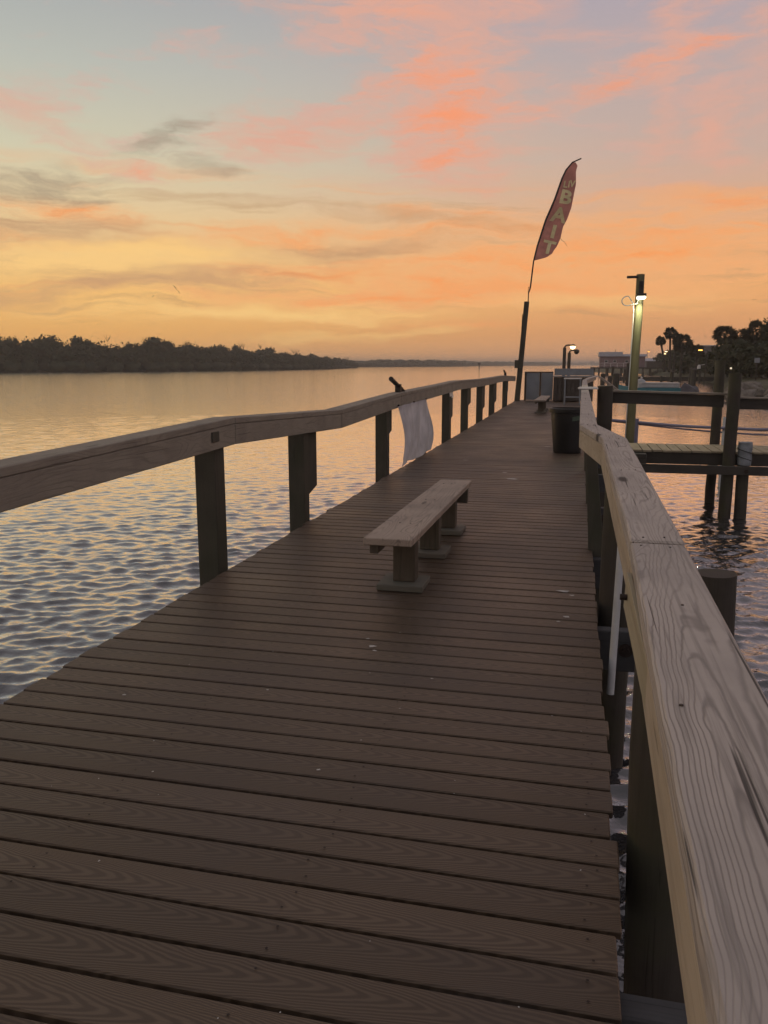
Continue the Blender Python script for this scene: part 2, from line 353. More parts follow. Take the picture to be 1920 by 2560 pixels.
# ------------------------------------------------------------------ water surface
def water():
    dense = np.linspace(-R(38), R(38), 560); rest = np.linspace(R(38), 2 * math.pi - R(38), 60)[1:-1]
    th = np.concatenate([dense, rest]); nd = len(th)
    rr = [0.8]
    while rr[-1] < 42: rr.append(rr[-1] * 1.0045)
    while rr[-1] < 150: rr.append(rr[-1] * 1.011)
    while rr[-1] < 5200: rr.append(rr[-1] * 1.09)
    rr = np.array(rr); nr = len(rr)
    Rg, T_ = np.meshgrid(rr, th, indexing='ij')
    hd = YAW
    # bearing measured clockwise from the heading
    x = Rg * np.sin(T_ - hd); y = Rg * np.cos(T_ - hd); z = np.zeros_like(x); dx = np.zeros_like(x); dy = np.zeros_like(x)
    sp = np.where(Rg < 42, .0046, .011) * Rg
    w = np.random.default_rng(3)
    N = 100
    lam = np.exp(w.uniform(math.log(.11), math.log(1.2), N))
    main = math.pi / 2 + hd + R(14)
    dirs = main + w.normal(0, R(34), N)
    sl = .05 * np.exp(-((np.log(lam) - math.log(.2)) / .62) ** 2) + .005
    gust = 1 + .28 * np.sin(x * .21 + 1.3 + .6 * np.sin(y * .13)) * np.sin(y * .17 + .5 * np.sin(x * .1))
    lim = rr < 140
    for i in range(N):
        k = 2 * math.pi / lam[i]; a = sl[i] / k
        wt = np.clip((lam[i] / sp[lim] - 2.) / 2.2, 0, 1)
        if wt.max() <= 0: continue
        ph = k * (x[lim] * math.cos(dirs[i]) + y[lim] * math.sin(dirs[i])) + w.uniform(0, 6.28)
        sn, cs = np.sin(ph), np.cos(ph)
        z[lim] += a * wt * cs
        dx[lim] -= a * wt * sn * math.cos(dirs[i]) * .8; dy[lim] -= a * wt * sn * math.sin(dirs[i]) * .8
    V = np.stack([x + dx * gust, y + dy * gust, WZ + z * gust], -1).reshape(-1, 3)
    i, j = np.meshgrid(np.arange(nr - 1), np.arange(nd), indexing='ij'); jn = (j + 1) % nd
    F = np.stack([i * nd + j, (i + 1) * nd + j, (i + 1) * nd + jn, i * nd + jn], -1).reshape(-1, 4)[:, ::-1]
    return np_mesh('water', V, F, True)
def np_mesh(name, V, F, smooth=False):
    me = bpy.data.meshes.new(name); k = F.shape[1]
    me.vertices.add(len(V)); me.vertices.foreach_set('co', np.ascontiguousarray(V, dtype=np.float32).ravel())
    me.loops.add(F.size); me.loops.foreach_set('vertex_index', np.ascontiguousarray(F, dtype=np.int32).ravel())
    me.polygons.add(len(F)); me.polygons.foreach_set('loop_start', np.arange(0, F.size, k, dtype=np.int32))
    if smooth: me.polygons.foreach_set('use_smooth', np.ones(len(F), dtype=bool))
    me.update(calc_edges=True); return me
tag(link('water', water(), M['water']), kind='structure')

# ------------------------------------------------------------------ pier deck
pier = thing('pier', 'long narrow pier of brown composite deck boards over the water', 'pier', (-1.1, 0, 0))
DL, DR, PITCH = -2.38, .18, .1455
pm = B().box(-(DR - DL) / 2, (DR - DL) / 2, -.0658, .0658, -.026, 0).mesh('deck_plank', .004, segs=1)
pm.materials.append(M['deck'])
y = -1.2; k = 0
while y < 34.1:
    dxx = random.uniform(-.008, .008)
    if random.random() < .12: dxx -= random.uniform(.01, .022)
    o = link('deck_plank', pm, None, pier, ((DL + DR) / 2 + dxx, y, random.uniform(-.0015, .0015)), rot=(random.uniform(-.004, .004), 0, random.uniform(-.0012, .0012)))
    y += PITCH + random.uniform(-.0015, .0015); k += 1
for jx in (-2.3, -1.5, -.7, .1):
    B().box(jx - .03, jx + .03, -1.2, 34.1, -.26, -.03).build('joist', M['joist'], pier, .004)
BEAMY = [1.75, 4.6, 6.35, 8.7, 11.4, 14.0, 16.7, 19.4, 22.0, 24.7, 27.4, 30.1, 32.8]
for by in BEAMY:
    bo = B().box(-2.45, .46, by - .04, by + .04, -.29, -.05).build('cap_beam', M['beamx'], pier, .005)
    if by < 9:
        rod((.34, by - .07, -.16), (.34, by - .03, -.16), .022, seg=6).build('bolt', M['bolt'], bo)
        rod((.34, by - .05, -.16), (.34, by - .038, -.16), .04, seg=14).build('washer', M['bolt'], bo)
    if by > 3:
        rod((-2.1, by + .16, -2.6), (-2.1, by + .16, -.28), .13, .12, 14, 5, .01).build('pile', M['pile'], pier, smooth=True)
# screws: two per joist on each near board, too small to pick apart
sb = B(); yy_ = -1.2 + PITCH * 12
for i in range(46):
    cy = -1.2 + PITCH * (i + 12)
    for jx in (-2.3, -1.5, -.7, .1):
        for sy in (-.036, .036):
            if random.random() < .12: continue
            cx, cyy, rr_ = jx + random.uniform(-.02, .02), cy + sy + random.uniform(-.006, .006), .0042
            sb.add([(cx + rr_ * math.cos(t * math.pi / 3), cyy + rr_ * math.sin(t * math.pi / 3), .0012 + .0016) for t in range(6)], [tuple(range(6))])
tag(sb.build('screw', M['bolt'], pier), kind='stuff')
# bird droppings and flakes on the boards
db = B()
def splat(cx, cy, r, n=14, z=.0032, el=1.):
    V = [(cx, cy, z)]
    for t in range(n):
        q = r * random.uniform(.35, 1.15); a = 2 * math.pi * t / n
        V.append((cx + q * math.cos(a) * el, cy + q * math.sin(a), z))
    db.add(V, [(0, 1 + t, 1 + (t + 1) % n) for t in range(n)])
for (sx_, sy_, r_) in [(-.98, 3.86, .018), (-.95, 3.80, .011), (-1.03, 3.97, .008), (-.03, 5.15, .032), (.03, 5.06, .014), (.0, 4.6, .02), (-.04, 4.5, .01), (-.75, 10.3, .06), (-.9, 10.9, .03), (-.45, 14.6, .05), (-1.6, 12.2, .03), (-.85, 2.56, .006), (-1.3, 3.2, .006), (-1.9, 3.0, .008), (-.6, 3.5, .006)]:
    splat(sx_, sy_, r_, el=1.5)
for i in range(70):
    splat(random.uniform(-2.3, .1), 1.3 + 9 * random.random() ** 1.4, random.uniform(.0018, .005), 6)
tag(db.build('dropping', M['droppings'], pier), kind='stuff')

# ------------------------------------------------------------------ left railing
lr = thing('railing', 'weathered timber railing with thick square posts along open water', 'railing', (-2.48, 0, 0))
def lerp_nodes(nodes, y):
    for (a, b_) in zip(nodes, nodes[1:]):
        if a[0] <= y <= b_[0]:
            t = (y - a[0]) / (b_[0] - a[0]); return [p + (q - p) * t for p, q in zip(a, b_)]
    return list(nodes[-1])
LN = [(-1.5, -2.375, -2.55, .91), (5.38, -2.375, -2.545, 1.072), (8.1, -2.37, -2.55, .982), (11.1, -2.375, -2.55, 1.055), (13.9, -2.375, -2.55, 1.078), (16.8, -2.37, -2.55, 1.115), (21.7, -2.375, -2.55, 1.07), (27.9, -2.37, -2.55, 1.076), (32.7, -2.35, -2.53, .985)]
def rail_run(parent, nodes, capmat, sidemat, cap=.042, fh=.19, side=1, ft=.042, j=.006, fh1=None):
    """cap boards on edge-nailed fascia boards; nodes are (y, inner x, outer x, top z)"""
    for i, (a, b_) in enumerate(zip(nodes, nodes[1:])):
        (y0, xi0, xo0, z0), (y1, xi1, xo1, z1) = a, b_
        y0 += .0045; y1 -= .0045; jz = random.uniform(0, j)
        def quad(y, xi, xo, zt, zb): return [(xi, y, zb), (xo, y, zb), (xo, y, zt), (xi, y, zt)]
        B().hexa(quad(y0, xi0, xo0, z0 + jz, z0 - cap), quad(y1, xi1, xo1, z1 + jz, z1 - cap)).build('cap_rail', capmat, parent, .005)
        s = side * .002
        B().hexa(quad(y0, xi0 + s, xi0 + side * ft, z0 - cap - .002, z0 - fh), quad(y1, xi1 + s, xi1 + side * ft, z1 - cap - .002, z1 - (fh1 or fh))).build('fascia_board', sidemat, parent, .005)
rail_run(lr, LN, M['raildark'], M['raildark'], side=-1)
for (py, w_) in [(1.9, .15), (5.11, .16), (7.0, .14), (10.36, .17), (13.15, .15), (15.85, .24), (18.55, .2), (21.55, .24), (24.75, .3), (29.4, .4)]:
    zt = lerp_nodes(LN, py)[3] - .045
    B().box(-2.575, -2.42, py, py + w_, -.55, zt).build('post', M['post'], lr, .006)
for (y0, y1, zb) in [(7.145, 7.5, .2), (10.535, 10.85, .48), (16.095, 16.55, .33), (18.755, 19.5, .47), (21.795, 22.6, .22), (25.055, 26.0, .24), (29.8, 30.5, .4)]:
    z0_, z1_ = lerp_nodes(LN, y0)[3] - .046, lerp_nodes(LN, y1)[3] - .046
    B().prism([(y0, zb), (y0 + (y1 - y0) * .12, zb), (y1, zb + .07), (y1, z1_), (y0, z0_)], 'X', -2.56, -2.46).build('knee_board', M['post'], lr, .004)
B().box(-2.374, -2.367, 4.98, 5.09, .93, 1.0).build('patch_block', M['post'], lr, .003)

# ------------------------------------------------------------------ right railing
rr_ = thing('railing', 'pale weathered railing with grey grained cap beside the deck edge', 'railing', (.25, 0, 0))
RN = [(-1.2, .068, .228, 1.03), (1.965, .143, .268, 1.03), (4.81, .16, .298, 1.03), (5.88, .037, .16, 1.03), (14.1, .09, .212, 1.03), (22.5, .17, .28, 1.03), (26.2, .32, .43, 1.03), (32.0, .70, .82, 1.03)]
rail_run(rr_, RN[:2], M['rail'], M['railside'], fh=.105, side=1, cap=.04, j=0, fh1=.143)
rail_run(rr_, RN[1:3], M['rail'], M['railside'], fh=.143, side=1, cap=.04, fh1=.165)
rail_run(rr_, RN[2:], M['rail'], M['railside'], fh=.165, side=1, cap=.04)
# splice plank bolted on the inner face of the near fascia
sp_ = B().hexa([(.134, 1.15, .91), (.128, 1.15, .91), (.128, 1.15, .98), (.134, 1.15, .98)], [(.1405, 1.84, .905), (.127, 1.84, .905), (.130, 1.84, .986), (.1405, 1.84, .986)]).build('splice_plank', M['splice'], rr_, .001)
rod((.128, 1.76, .95), (.113, 1.76, .95), .007, seg=8).build('bolt', M['bolt'], sp_)
rod((.165, .52, 1.031), (.165, .52, 1.0335), .0055, seg=10).build('bolt_head', M['bolt'], rr_)
rod((.145, 1.0, 1.031), (.145, 1.0, 1.032), .0028, seg=8).build('bolt_head', M['bolt'], rr_)
for (py, w_) in [(6.4, .15), (8.6, .15), (11.3, .15), (19.3, .16), (24.6, .16)]:
    n_ = lerp_nodes(RN, py); a_ = min(n_[1], .2) + .045
    B().hexa([(.19, py, -.6), (.34, py, -.6), (.34, py + w_, -.6), (.19, py + w_, -.6)], [(a_, py, .99), (a_ + .07, py, .99), (a_ + .07, py + w_, .99), (a_, py + w_, .99)]).build('post', M['post'], rr_, .006)
def pile(name, x, y, r, z0, z1, m_, parent=None, dxy=(0, 0), n=8, w=.012):
    return rod((x - dxy[0], y - dxy[1], z0), (x, y, z1), r * 1.04, r, 18, n, w).build(name, m_, parent, smooth=True)
pile('post', .305, 5.02, .105, -2.4, .78, M['pile'], rr_, (.03, 0))
pile('post', .318, 2.42, .108, -2.4, .70, M['pile'], rr_, (-.06, -.05))

for (nx, ny) in [(.175, 2.0), (.225, 2.01), (.165, 1.93), (.23, 1.925), (.20, 4.75), (.25, 4.74), (.09, 5.8), (.13, 5.78), (.19, 3.3), (.245, 3.32), (.2, 1.45), (.205, .74)]:
    rod((nx, ny, 1.0295), (nx, ny, 1.0316 if ny < 1.96 else 1.0372), .0024, seg=8).build('nail_head', M['bolt'], rr_)
# things by the right railing
t = rod((.262, 4.1, .87), (.236, 4.0, -.20), .0185, seg=16)
pv = tag(t.build('rod_holder', M['pvc'], None, smooth=True), 'grey white plastic pipe hanging upright under the right railing', 'rod holder')
p_ = thing('mooring_pile', 'sawn-off round pile standing just outside the pale railing', 'piling', (.735, 4.25, WZ))
pile('shaft', .735, 4.25, .104, -2.6, .40, M['pile'], p_)
p_ = thing('mooring_pile', 'thick dark pile at the corner where the side dock meets the railing', 'piling', (.49, 14.35, WZ))
pile('shaft', .49, 14.35, .128, -2.6, 1.09, M['pile'], p_)
wb = thing('cutting_board', 'small white board lying across the right railing beside the corner pile', 'board', (.2, 14.2, 1.04))
B().box(.04, .37, 14.05, 14.35, 1.037, 1.06).build('board', M['white'], wb, .004)
B().box(.06, .35, 14.32, 14.345, 1.06, 1.075).build('lip', M['white'], wb, .003)

# ------------------------------------------------------------------ left rail bits
bn = thing('banner', 'creased white tarpaulin sheet hung from the left railing', 'banner', (-2.4, 12.2, .88))
def banner():
    nu, nv = 40, 22; V = []; F = []
    for j in range(nv + 1):
        t = j / nv
        for i in range(nu + 1):
            s = i / nu
            yl = 10.76 + .24 * math.sin(t * math.pi * .85) * 1.0 + (.05 if t > .9 else 0); yrr = 12.95 + .4 * math.sin(t * 2.2) * .9
            zb = 0.035 + .02 * math.sin(s * 9)
            zt = .885 + .012 * s
            V.append((-2.352 + .03 * math.sin(s * 7 + t * 2) * t + .045 * t * math.sin(t * 3) + .012 * math.sin(s * 23 + t * 5), yl + (yrr - yl) * s, zt + (zb - zt) * t))
    for j in range(nv):
        for i in range(nu):
            a = j * (nu + 1) + i; F.append((a, a + 1, a + nu + 2, a + nu + 1))
    return B().add(V, F)
banner().build('sheet', M['banner'], bn, smooth=True)
for yb in (10.82, 11.9, 12.9):
    rod((-2.35, yb, .905), (-2.366, yb, .885), .012, seg=8).build('tack', M['bolt'], bn)
def rod_pipe(y, z, s, label):
    o = thing('rod_holder', label, 'rod holder', (-2.45, y, z))
    B().tube([(-2.46, y + .42 * s, z - .02), (-2.47, y - .36 * s, z + .17 * s)], [.028 * s, .034 * s], 12).build('pipe', M['steel'], o, smooth=True)
    B().box(-2.5, -2.42, y + .02, y + .1, z - .1, z + .09).build('clamp', M['steel'], o, .004)
rod_pipe(11.2, 1.085, 1., 'dark pipe rod holder clamped on the left railing above the white sheet')
rod_pipe(29.0, 1.08, .9, 'dark pipe rod holder clamped on the left railing near the flag post')
ns = thing('notice', 'small torn white notice stapled to a left railing post', 'notice', (-2.4, 15.9, .9))
B().add([(-2.41, 15.72, .93), (-2.41, 16.12, .94), (-2.39, 16.2, .8), (-2.40, 15.98, .79), (-2.395, 15.92, .835), (-2.40, 15.74, .825)], [(0, 1, 2, 3, 4, 5)]).build('paper', M['white'], ns)

# ------------------------------------------------------------------ benches
def bench(x0, x1, y0, y1, label, legs):
    o = thing('wooden_bench', label, 'bench', ((x0 + x1) / 2, y0, 0), 'benches on the pier')
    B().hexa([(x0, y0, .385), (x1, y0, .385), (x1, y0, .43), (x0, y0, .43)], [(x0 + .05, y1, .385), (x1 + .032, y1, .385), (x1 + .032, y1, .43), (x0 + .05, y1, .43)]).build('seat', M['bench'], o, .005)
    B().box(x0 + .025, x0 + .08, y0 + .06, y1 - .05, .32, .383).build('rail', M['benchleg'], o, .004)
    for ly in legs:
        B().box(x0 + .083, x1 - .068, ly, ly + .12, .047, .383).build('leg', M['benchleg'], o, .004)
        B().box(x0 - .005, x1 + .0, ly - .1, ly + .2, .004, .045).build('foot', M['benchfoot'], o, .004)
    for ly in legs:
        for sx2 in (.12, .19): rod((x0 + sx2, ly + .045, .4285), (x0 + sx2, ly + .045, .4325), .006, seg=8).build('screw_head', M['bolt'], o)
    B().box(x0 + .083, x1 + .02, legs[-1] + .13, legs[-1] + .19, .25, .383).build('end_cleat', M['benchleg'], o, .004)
bench(-1.203, -.905, 4.53, 7.09, 'long backless plank bench with three square legs standing between the railings', (4.98, 5.92, 6.78))
bench(-1.17, -.85, 23.9, 27.4, 'plank bench in front of the two pale blue panels', (24.75, 25.8, 26.7))

# ------------------------------------------------------------------ trash can
tcn = thing('trash_can', 'large black plastic trash can standing against the right railing', 'trash can', (-.1, 13.68, 0))
def lathe(cx, cy, prof, seg=28):
    V = []; F = []
    for (r_, z) in prof:
        for k_ in range(seg):
            a = 2 * math.pi * k_ / seg; V.append((cx + r_ * math.cos(a), cy + r_ * math.sin(a), z))
    for i in range(len(prof) - 1):
        for k_ in range(seg): F.append((i * seg + k_, i * seg + (k_ + 1) % seg, (i + 1) * seg + (k_ + 1) % seg, (i + 1) * seg + k_))
    return B().add(V, F)
lathe(-.1, 13.68, [(0.001, .003), (.222, .003), (.226, .02), (.285, .66), (.287, .70), (.276, .70), (.214, .03), (.001, .028)]).build('body', M['bin'], tcn, smooth=True)
lathe(-.1, 13.68, [(.288, .665), (.315, .672), (.32, .70), (.318, .735), (.302, .745), (.280, .742), (.279, .70), (.288, .665)]).build('rim', M['bin'], tcn, smooth=True)
a0 = R(-104)
st = B()
Vs = []
for k_ in range(7):
    a = R(-76 + k_ * 5.5)
    for z in (.56, .63 - .0 * k_): Vs.append((-.1 + .286 * math.cos(a), 13.68 + .286 * math.sin(a), z - .02 + .004 * k_))
st.add(Vs, [(2 * i, 2 * i + 2, 2 * i + 3, 2 * i + 1) for i in range(6)]).build('sticker', M['binlabel'], tcn)

# ------------------------------------------------------------------ far end of the pier
pn = thing('windbreak', 'pair of pale blue panels in a dark frame across the pier end', 'panel', (-1.42, 33.4, 0))
for (a, b_) in ((-1.96, -1.44), (-1.37, -.90)):
    B().box(a, b_, 33.37, 33.41, .03, 1.12).build('panel', M['panel'], pn, .004)
for (a, b_) in ((-2.04, -1.965), (-1.435, -1.375)):
    B().box(a, b_, 33.33, 33.45, 0, 1.16).build('stile', M['darkwood'], pn, .004)
B().box(-1.96, -.90, 33.34, 33.44, 1.122, 1.165).build('top_rail', M['darkwood'], pn, .004)
stn = thing('cleaning_station', 'fish cleaning counter with grey backboard and dark slatted front', 'counter', (-.1, 32.9, 0))
B().box(-.86, .66, 33.25, 33.30, 1.02, 1.29).build('backboard', M['station'], stn, .004)
B().box(-.92, .70, 32.55, 33.24, .965, 1.01).build('counter_top', M['station'], stn, .006)
for i in range(9):
    x_ = -.86 + i * .17
    B().box(x_, x_ + .15, 32.62, 32.66, .04, .96).build('slat', M['darkwood'], stn, .003)
B().box(-.87, .66, 32.67, 33.2, .02, .95).build('cabinet', M['darkwood'], stn, .004)
tb = thing('utility_table', 'small white topped table with open shelf beside the right railing', 'table', (-.12, 30.2, 0))
B().box(-.43, .2, 29.95, 30.5, .93, .965).build('top', M['white'], tb, .004)
B().box(-.40, .17, 30.0, 30.45, .26, .29).build('shelf', M['station'], tb, .004)
for (a, b_) in ((-.41, 29.98), (.13, 29.98), (-.41, 30.43), (.13, 30.43)):
    B().box(a, a + .05, b_, b_ + .05, 0, .925).build('leg', M['station'], tb, .004)

# flag post and feather flag
fp = thing('flag_post', 'tall leaning square timber post rising from the left railing end', 'post', (-2.3, 33, 0))
B().hexa([(-2.43, 32.9, -.5), (-2.22, 32.9, -.5), (-2.22, 33.1, -.5), (-2.43, 33.1, -.5)], [(-2.12, 32.92, 3.89), (-1.93, 32.92, 3.89), (-1.93, 33.1, 3.89), (-2.12, 33.1, 3.89)]).build('post', M['post'], fp, .01)
B().box(-2.42, -2.1, 32.86, 32.895, 1.3, 1.62).build('cleat', M['post'], fp, .004)
B().tube([(-2.30, 32.86, 1.0), (-2.2, 32.87, 2.2), (-2.17, 32.88, 3.4)], .012, 6).build('cord', M['black'], fp)
POLE = [(-1.973, 3.85), (-1.968, 4.2), (-1.936, 4.315), (-1.903, 4.436), (-1.812, 5.417), (-1.692, 5.967), (-1.406, 6.92), (-1.087, 7.683), (-.846, 8.424), (-.709, 8.719), (-.483, 8.979), (-.157, 9.104)]
EDGE = [(-.364, 8.973), (-.286, 8.854), (-.337, 8.671), (-.317, 8.211), (-.388, 7.768), (-.451, 7.35), (-.592, 6.933), (-.738, 6.674), (-.82, 6.25), (-.945, 5.943), (-1.08, 5.754), (-1.102, 5.68), (-1.331, 5.538), (-1.767, 5.445)]
def fdisp(x, z): return 33.0 + .06 * math.sin(2.6 * z + 3 * x) * min(1, max(0, (x - pole_x(z)) / .35)) + .05 * max(0, x - pole_x(z))
def pole_x(z):
    for (a, b_) in zip(POLE, POLE[1:]):
        if a[1] <= z <= b_[1]: return a[0] + (b_[0] - a[0]) * (z - a[1]) / (b_[1] - a[1])
    return POLE[-1][0] if z > 5 else POLE[0][0]
def interp(pts, t):
    L = [0]
    for a, b_ in zip(pts, pts[1:]): L.append(L[-1] + math.dist(a, b_))
    t *= L[-1]
    for i in range(len(pts) - 1):
        if L[i] <= t <= L[i + 1] + 1e-9:
            k_ = (t - L[i]) / (L[i + 1] - L[i] + 1e-9); return tuple(p + (q - p) * k_ for p, q in zip(pts[i], pts[i + 1]))
    return pts[-1]
ff = thing('feather_flag', 'faded red feather flag lettered BAIT in yellow on the timber post', 'flag', (-1.97, 33, 3.9))
pl = B().tube([(x, 33.0, z) for x, z in POLE], [.02, .02, .028, .03, .028, .03, .034, .034, .03, .028, .026, .024], 8).build('pole', M['steel'], ff, smooth=True)
B().box(-1.99, -1.975, 32.99, 33.01, 4.16, 4.44).build('pole_fitting', M['steel'], ff)
B().box(-1.975, -1.90, 32.99, 33.01, 4.425, 4.44).build('pole_fitting', M['steel'], ff)
inner = [p for p in POLE if 5.4 < p[1] < 8.99][::-1]
nu, nv = 14, 60; V = []; F = []
for j in range(nv + 1):
    a = interp(inner, j / nv); b_ = interp(EDGE, j / nv)
    for i in range(nu + 1):
        s = i / nu; x_, z_ = a[0] + (b_[0] - a[0]) * s, a[1] + (b_[1] - a[1]) * s
        V.append((x_, fdisp(x_, z_), z_))
for j in range(nv):
    for i in range(nu):
        q = j * (nu + 1) + i; F.append((q, q + 1, q + nu + 2, q + nu + 1))
fb = B().add(V, F).build('fabric', M['flag'], ff, smooth=True)
B().tube([(-.84, 33.0, 6.28), (-.75, 33, 6.15), (-.66, 33.0, 6.1), (-.57, 33, 5.95)], .006, 5).build('tie_string', M['black'], ff)
def letter(txt, cx, cz, hgt, rot, wide=1.):
    cu = bpy.data.curves.new('letter', 'FONT'); cu.body = txt; cu.align_x = 'CENTER'; cu.align_y = 'CENTER'; cu.size = 1.; cu.offset = .035; cu.resolution_u = 3
    o = bpy.data.objects.new('letter_tmp', cu); COL.objects.link(o); bpy.context.view_layer.update()
    me = bpy.data.meshes.new_from_object(o.evaluated_get(bpy.context.evaluated_depsgraph_get()))
    bpy.data.objects.remove(o); bpy.data.curves.remove(cu)
    ys = [v_.co.y for v_ in me.vertices]; xs = [v_.co.x for v_ in me.vertices]
    mx, my = (max(xs) + min(xs)) / 2, (max(ys) + min(ys)) / 2; sc = hgt / (max(ys) - min(ys))
    for v_ in me.vertices:
        u, w_ = (v_.co.x - mx) * sc * wide, (v_.co.y - my) * sc
        x_ = cx + u * math.cos(rot) - w_ * math.sin(rot); z_ = cz + u * math.sin(rot) + w_ * math.cos(rot)
        v_.co = (x_, fdisp(x_, z_) - .05, z_)
    me.update(); return link('letter', me, M['letter'], fb)
for ch, cx, cz, h_, w_ in (('B', -.655, 7.73, .52, 1.15), ('A', -.90, 7.10, .54, 1.12), ('I', -1.087, 6.5, .50, 1.25), ('T', -1.247, 5.911, .50, 1.15)):
    letter(ch, cx, cz, h_, R(-13), w_)
for ch, cx, cz in (('L', -.70, 8.20), ('I', -.575, 8.205), ('V', -.45, 8.215)):
    letter(ch, cx, cz, .25, R(-8), .9)

# pole lamp with lit floodlight
lpz = thing('lamp_post', 'tall wooden pole with lit floodlight above the side dock', 'lamp post', (1.05, 15.95, WZ))
rod((1.03, 15.95, -2.5), (1.075, 15.95, 3.08), .088, .072, 18, 8, .008).build('pole', wood('lamp_pole_wood', (.17, .16, .09), (.1, .09, .05), 'Z', rings=6, ringamt=.4, stain=(.11, .105, .06)), lpz, smooth=True)
B().box(.83, 1.03, 15.86, 15.89, 3.005, 3.05).build('bracket_arm', M['steel'], lpz, .004)
fl = B().box(1.01, 1.175, 15.64, 15.86, 2.665, 2.72).build('floodlight', M['steel'], lpz, .008)
B().box(1.02, 1.165, 15.65, 15.85, 2.632, 2.664).build('lens', M['led'], fl, .006)
B().box(1.05, 1.13, 15.845, 15.90, 2.68, 2.95).build('mount', M['steel'], lpz, .004)
lps = [(1.01 - .09 + .085 * math.cos(R(a)), 15.84, 2.585 + .075 * math.sin(R(a))) for a in range(0, 340, 20)]
B().tube([(1.06, 15.83, 2.64)] + [(1.03, 15.83, 2.55)] + [(.86 + .1 * math.cos(R(a)) , 15.83, 2.60 + .085 * math.sin(R(a))) for a in range(-60, -300, -20)] + [(.96, 15.85, 2.56), (.985, 15.89, 2.4)], .009, 8).build('cable', M['pvc'], lpz, smooth=True)
rod((.985, 15.90, 2.42), (.955, 15.90, -.05), .009, seg=8).build('conduit', M['pvc'], lpz, smooth=True)
ll = bpy.data.lights.new('floodlight_light', 'SPOT'); ll.energy = 48; ll.color = (1., .98, .62); ll.shadow_soft_size = .05; ll.spot_size = R(150); ll.spot_blend = .6
lo = bpy.data.objects.new('floodlight_light', ll); COL.objects.link(lo); lo.location = (1.09, 15.70, 2.615); lo.parent = lpz; lo.matrix_parent_inverse = WM[lpz.name].inverted()

# ------------------------------------------------------------------ side dock
fd = thing('side_dock', 'narrow side dock of pale planks with a dark handrail', 'dock', (3, 15, 0))
fm = B().box(-.074, .074, -.62, .62, -.035, 0).mesh('plank', .004); fm.materials.append(M['fingerplank'])
x_ = .60
while x_ < 9:
    link('plank', fm, None, fd, (x_, 15.08 + random.uniform(-.008, .008), random.uniform(-.003, .003)), rot=(0, 0, random.uniform(-.008, .008)))
    x_ += .162
B().box(.5, 9, 14.50, 14.55, -.24, -.04).build('rim_beam', M['rimx'], fd, .004)
B().box(.5, 9, 15.6, 15.65, -.24, -.04).build('rim_beam', M['rimx'], fd, .004)
B().box(1.02, 3.14, 14.08, 14.16, -.35, -.205).build('brace_beam', M['rimx'], fd, .006)
rod((2.78, 14.06, -.28), (2.78, 14.085, -.28), .035, seg=10).build('bolt', M['bolt'], fd)
B().box(1.03, 1.22, 14.2, 14.45, -.5, -.05).build('hanger_post', M['rimx'], fd, .005)
B().hexa([(.62, 14.50, .98), (.62, 14.66, .98), (.62, 14.66, 1.015), (.62, 14.50, 1.015)], [(2.52, 14.5, .94), (2.52, 14.66, .94), (2.52, 14.66, .975), (2.52, 14.5, .975)]).build('handrail_cap', M['capx'], fd, .004)
B().hexa([(.62, 14.55, .79), (.62, 14.6, .79), (.62, 14.6, .976), (.62, 14.55, .976)], [(2.44, 14.55, .735), (2.44, 14.6, .735), (2.44, 14.6, .936), (2.44, 14.55, .936)]).build('handrail_board', M['rimx'], fd, .004)
B().hexa([(2.66, 14.50, .885), (2.66, 14.66, .885), (2.66, 14.66, .915), (2.66, 14.50, .915)], [(9, 14.5, .80), (9, 14.66, .80), (9, 14.66, .83), (9, 14.5, .83)]).build('handrail_cap', M['capx'], fd, .004)
B().hexa([(2.66, 14.55, .71), (2.66, 14.6, .71), (2.66, 14.6, .882), (2.66, 14.55, .882)], [(9, 14.55, .63), (9, 14.6, .63), (9, 14.6, .797), (9, 14.55, .797)]).build('handrail_board', M['rimx'], fd, .004)
for px_ in (5.4, 8.4):
    pile('pile', px_, 14.40, .10, -2.6, .85, M['pile'], fd)
    pile('pile', px_, 15.75, .10, -2.6, .3, M['pile'], fd)
pa = thing('mooring_pile', 'tall round pile rising behind the side dock planks', 'piling', (2.53, 15.78, WZ)); pile('shaft', 2.53, 15.78, .088, -2.6, 1.52, M['pile'], pa)
pb = thing('mooring_pile', 'tall dark pile piercing the side dock handrail', 'piling', (2.54, 14.28, WZ)); pile('shaft', 2.54, 14.28, .098, -2.6, 1.31, M['pile'], pb)
pc = thing('mooring_pile', 'short pile wrapped in blue grey sheeting at the side dock', 'piling', (2.78, 14.3, WZ)); pile('shaft', 2.785, 14.3, .098, -2.6, .17, M['pile'], pc)
wv_ = B().tube([(2.782, 14.3, -.2), (2.786, 14.3, -.1), (2.78, 14.3, 0), (2.785, 14.3, .1), (2.782, 14.3, .18), (2.782, 14.3, .186)], [.108, .116, .108, .114, .11, .06], 18).build('wrap', M['wrap'], pc, smooth=True)
for zz in (-.1, .02):
    B().tube([(2.782 + .117 * math.cos(R(a)), 14.3 + .117 * math.sin(R(a)), zz + .07 * math.sin(R(a) * .5 + .6)) for a in range(0, 361, 24)], .007, 6).build('lashing', M['black'], pc)
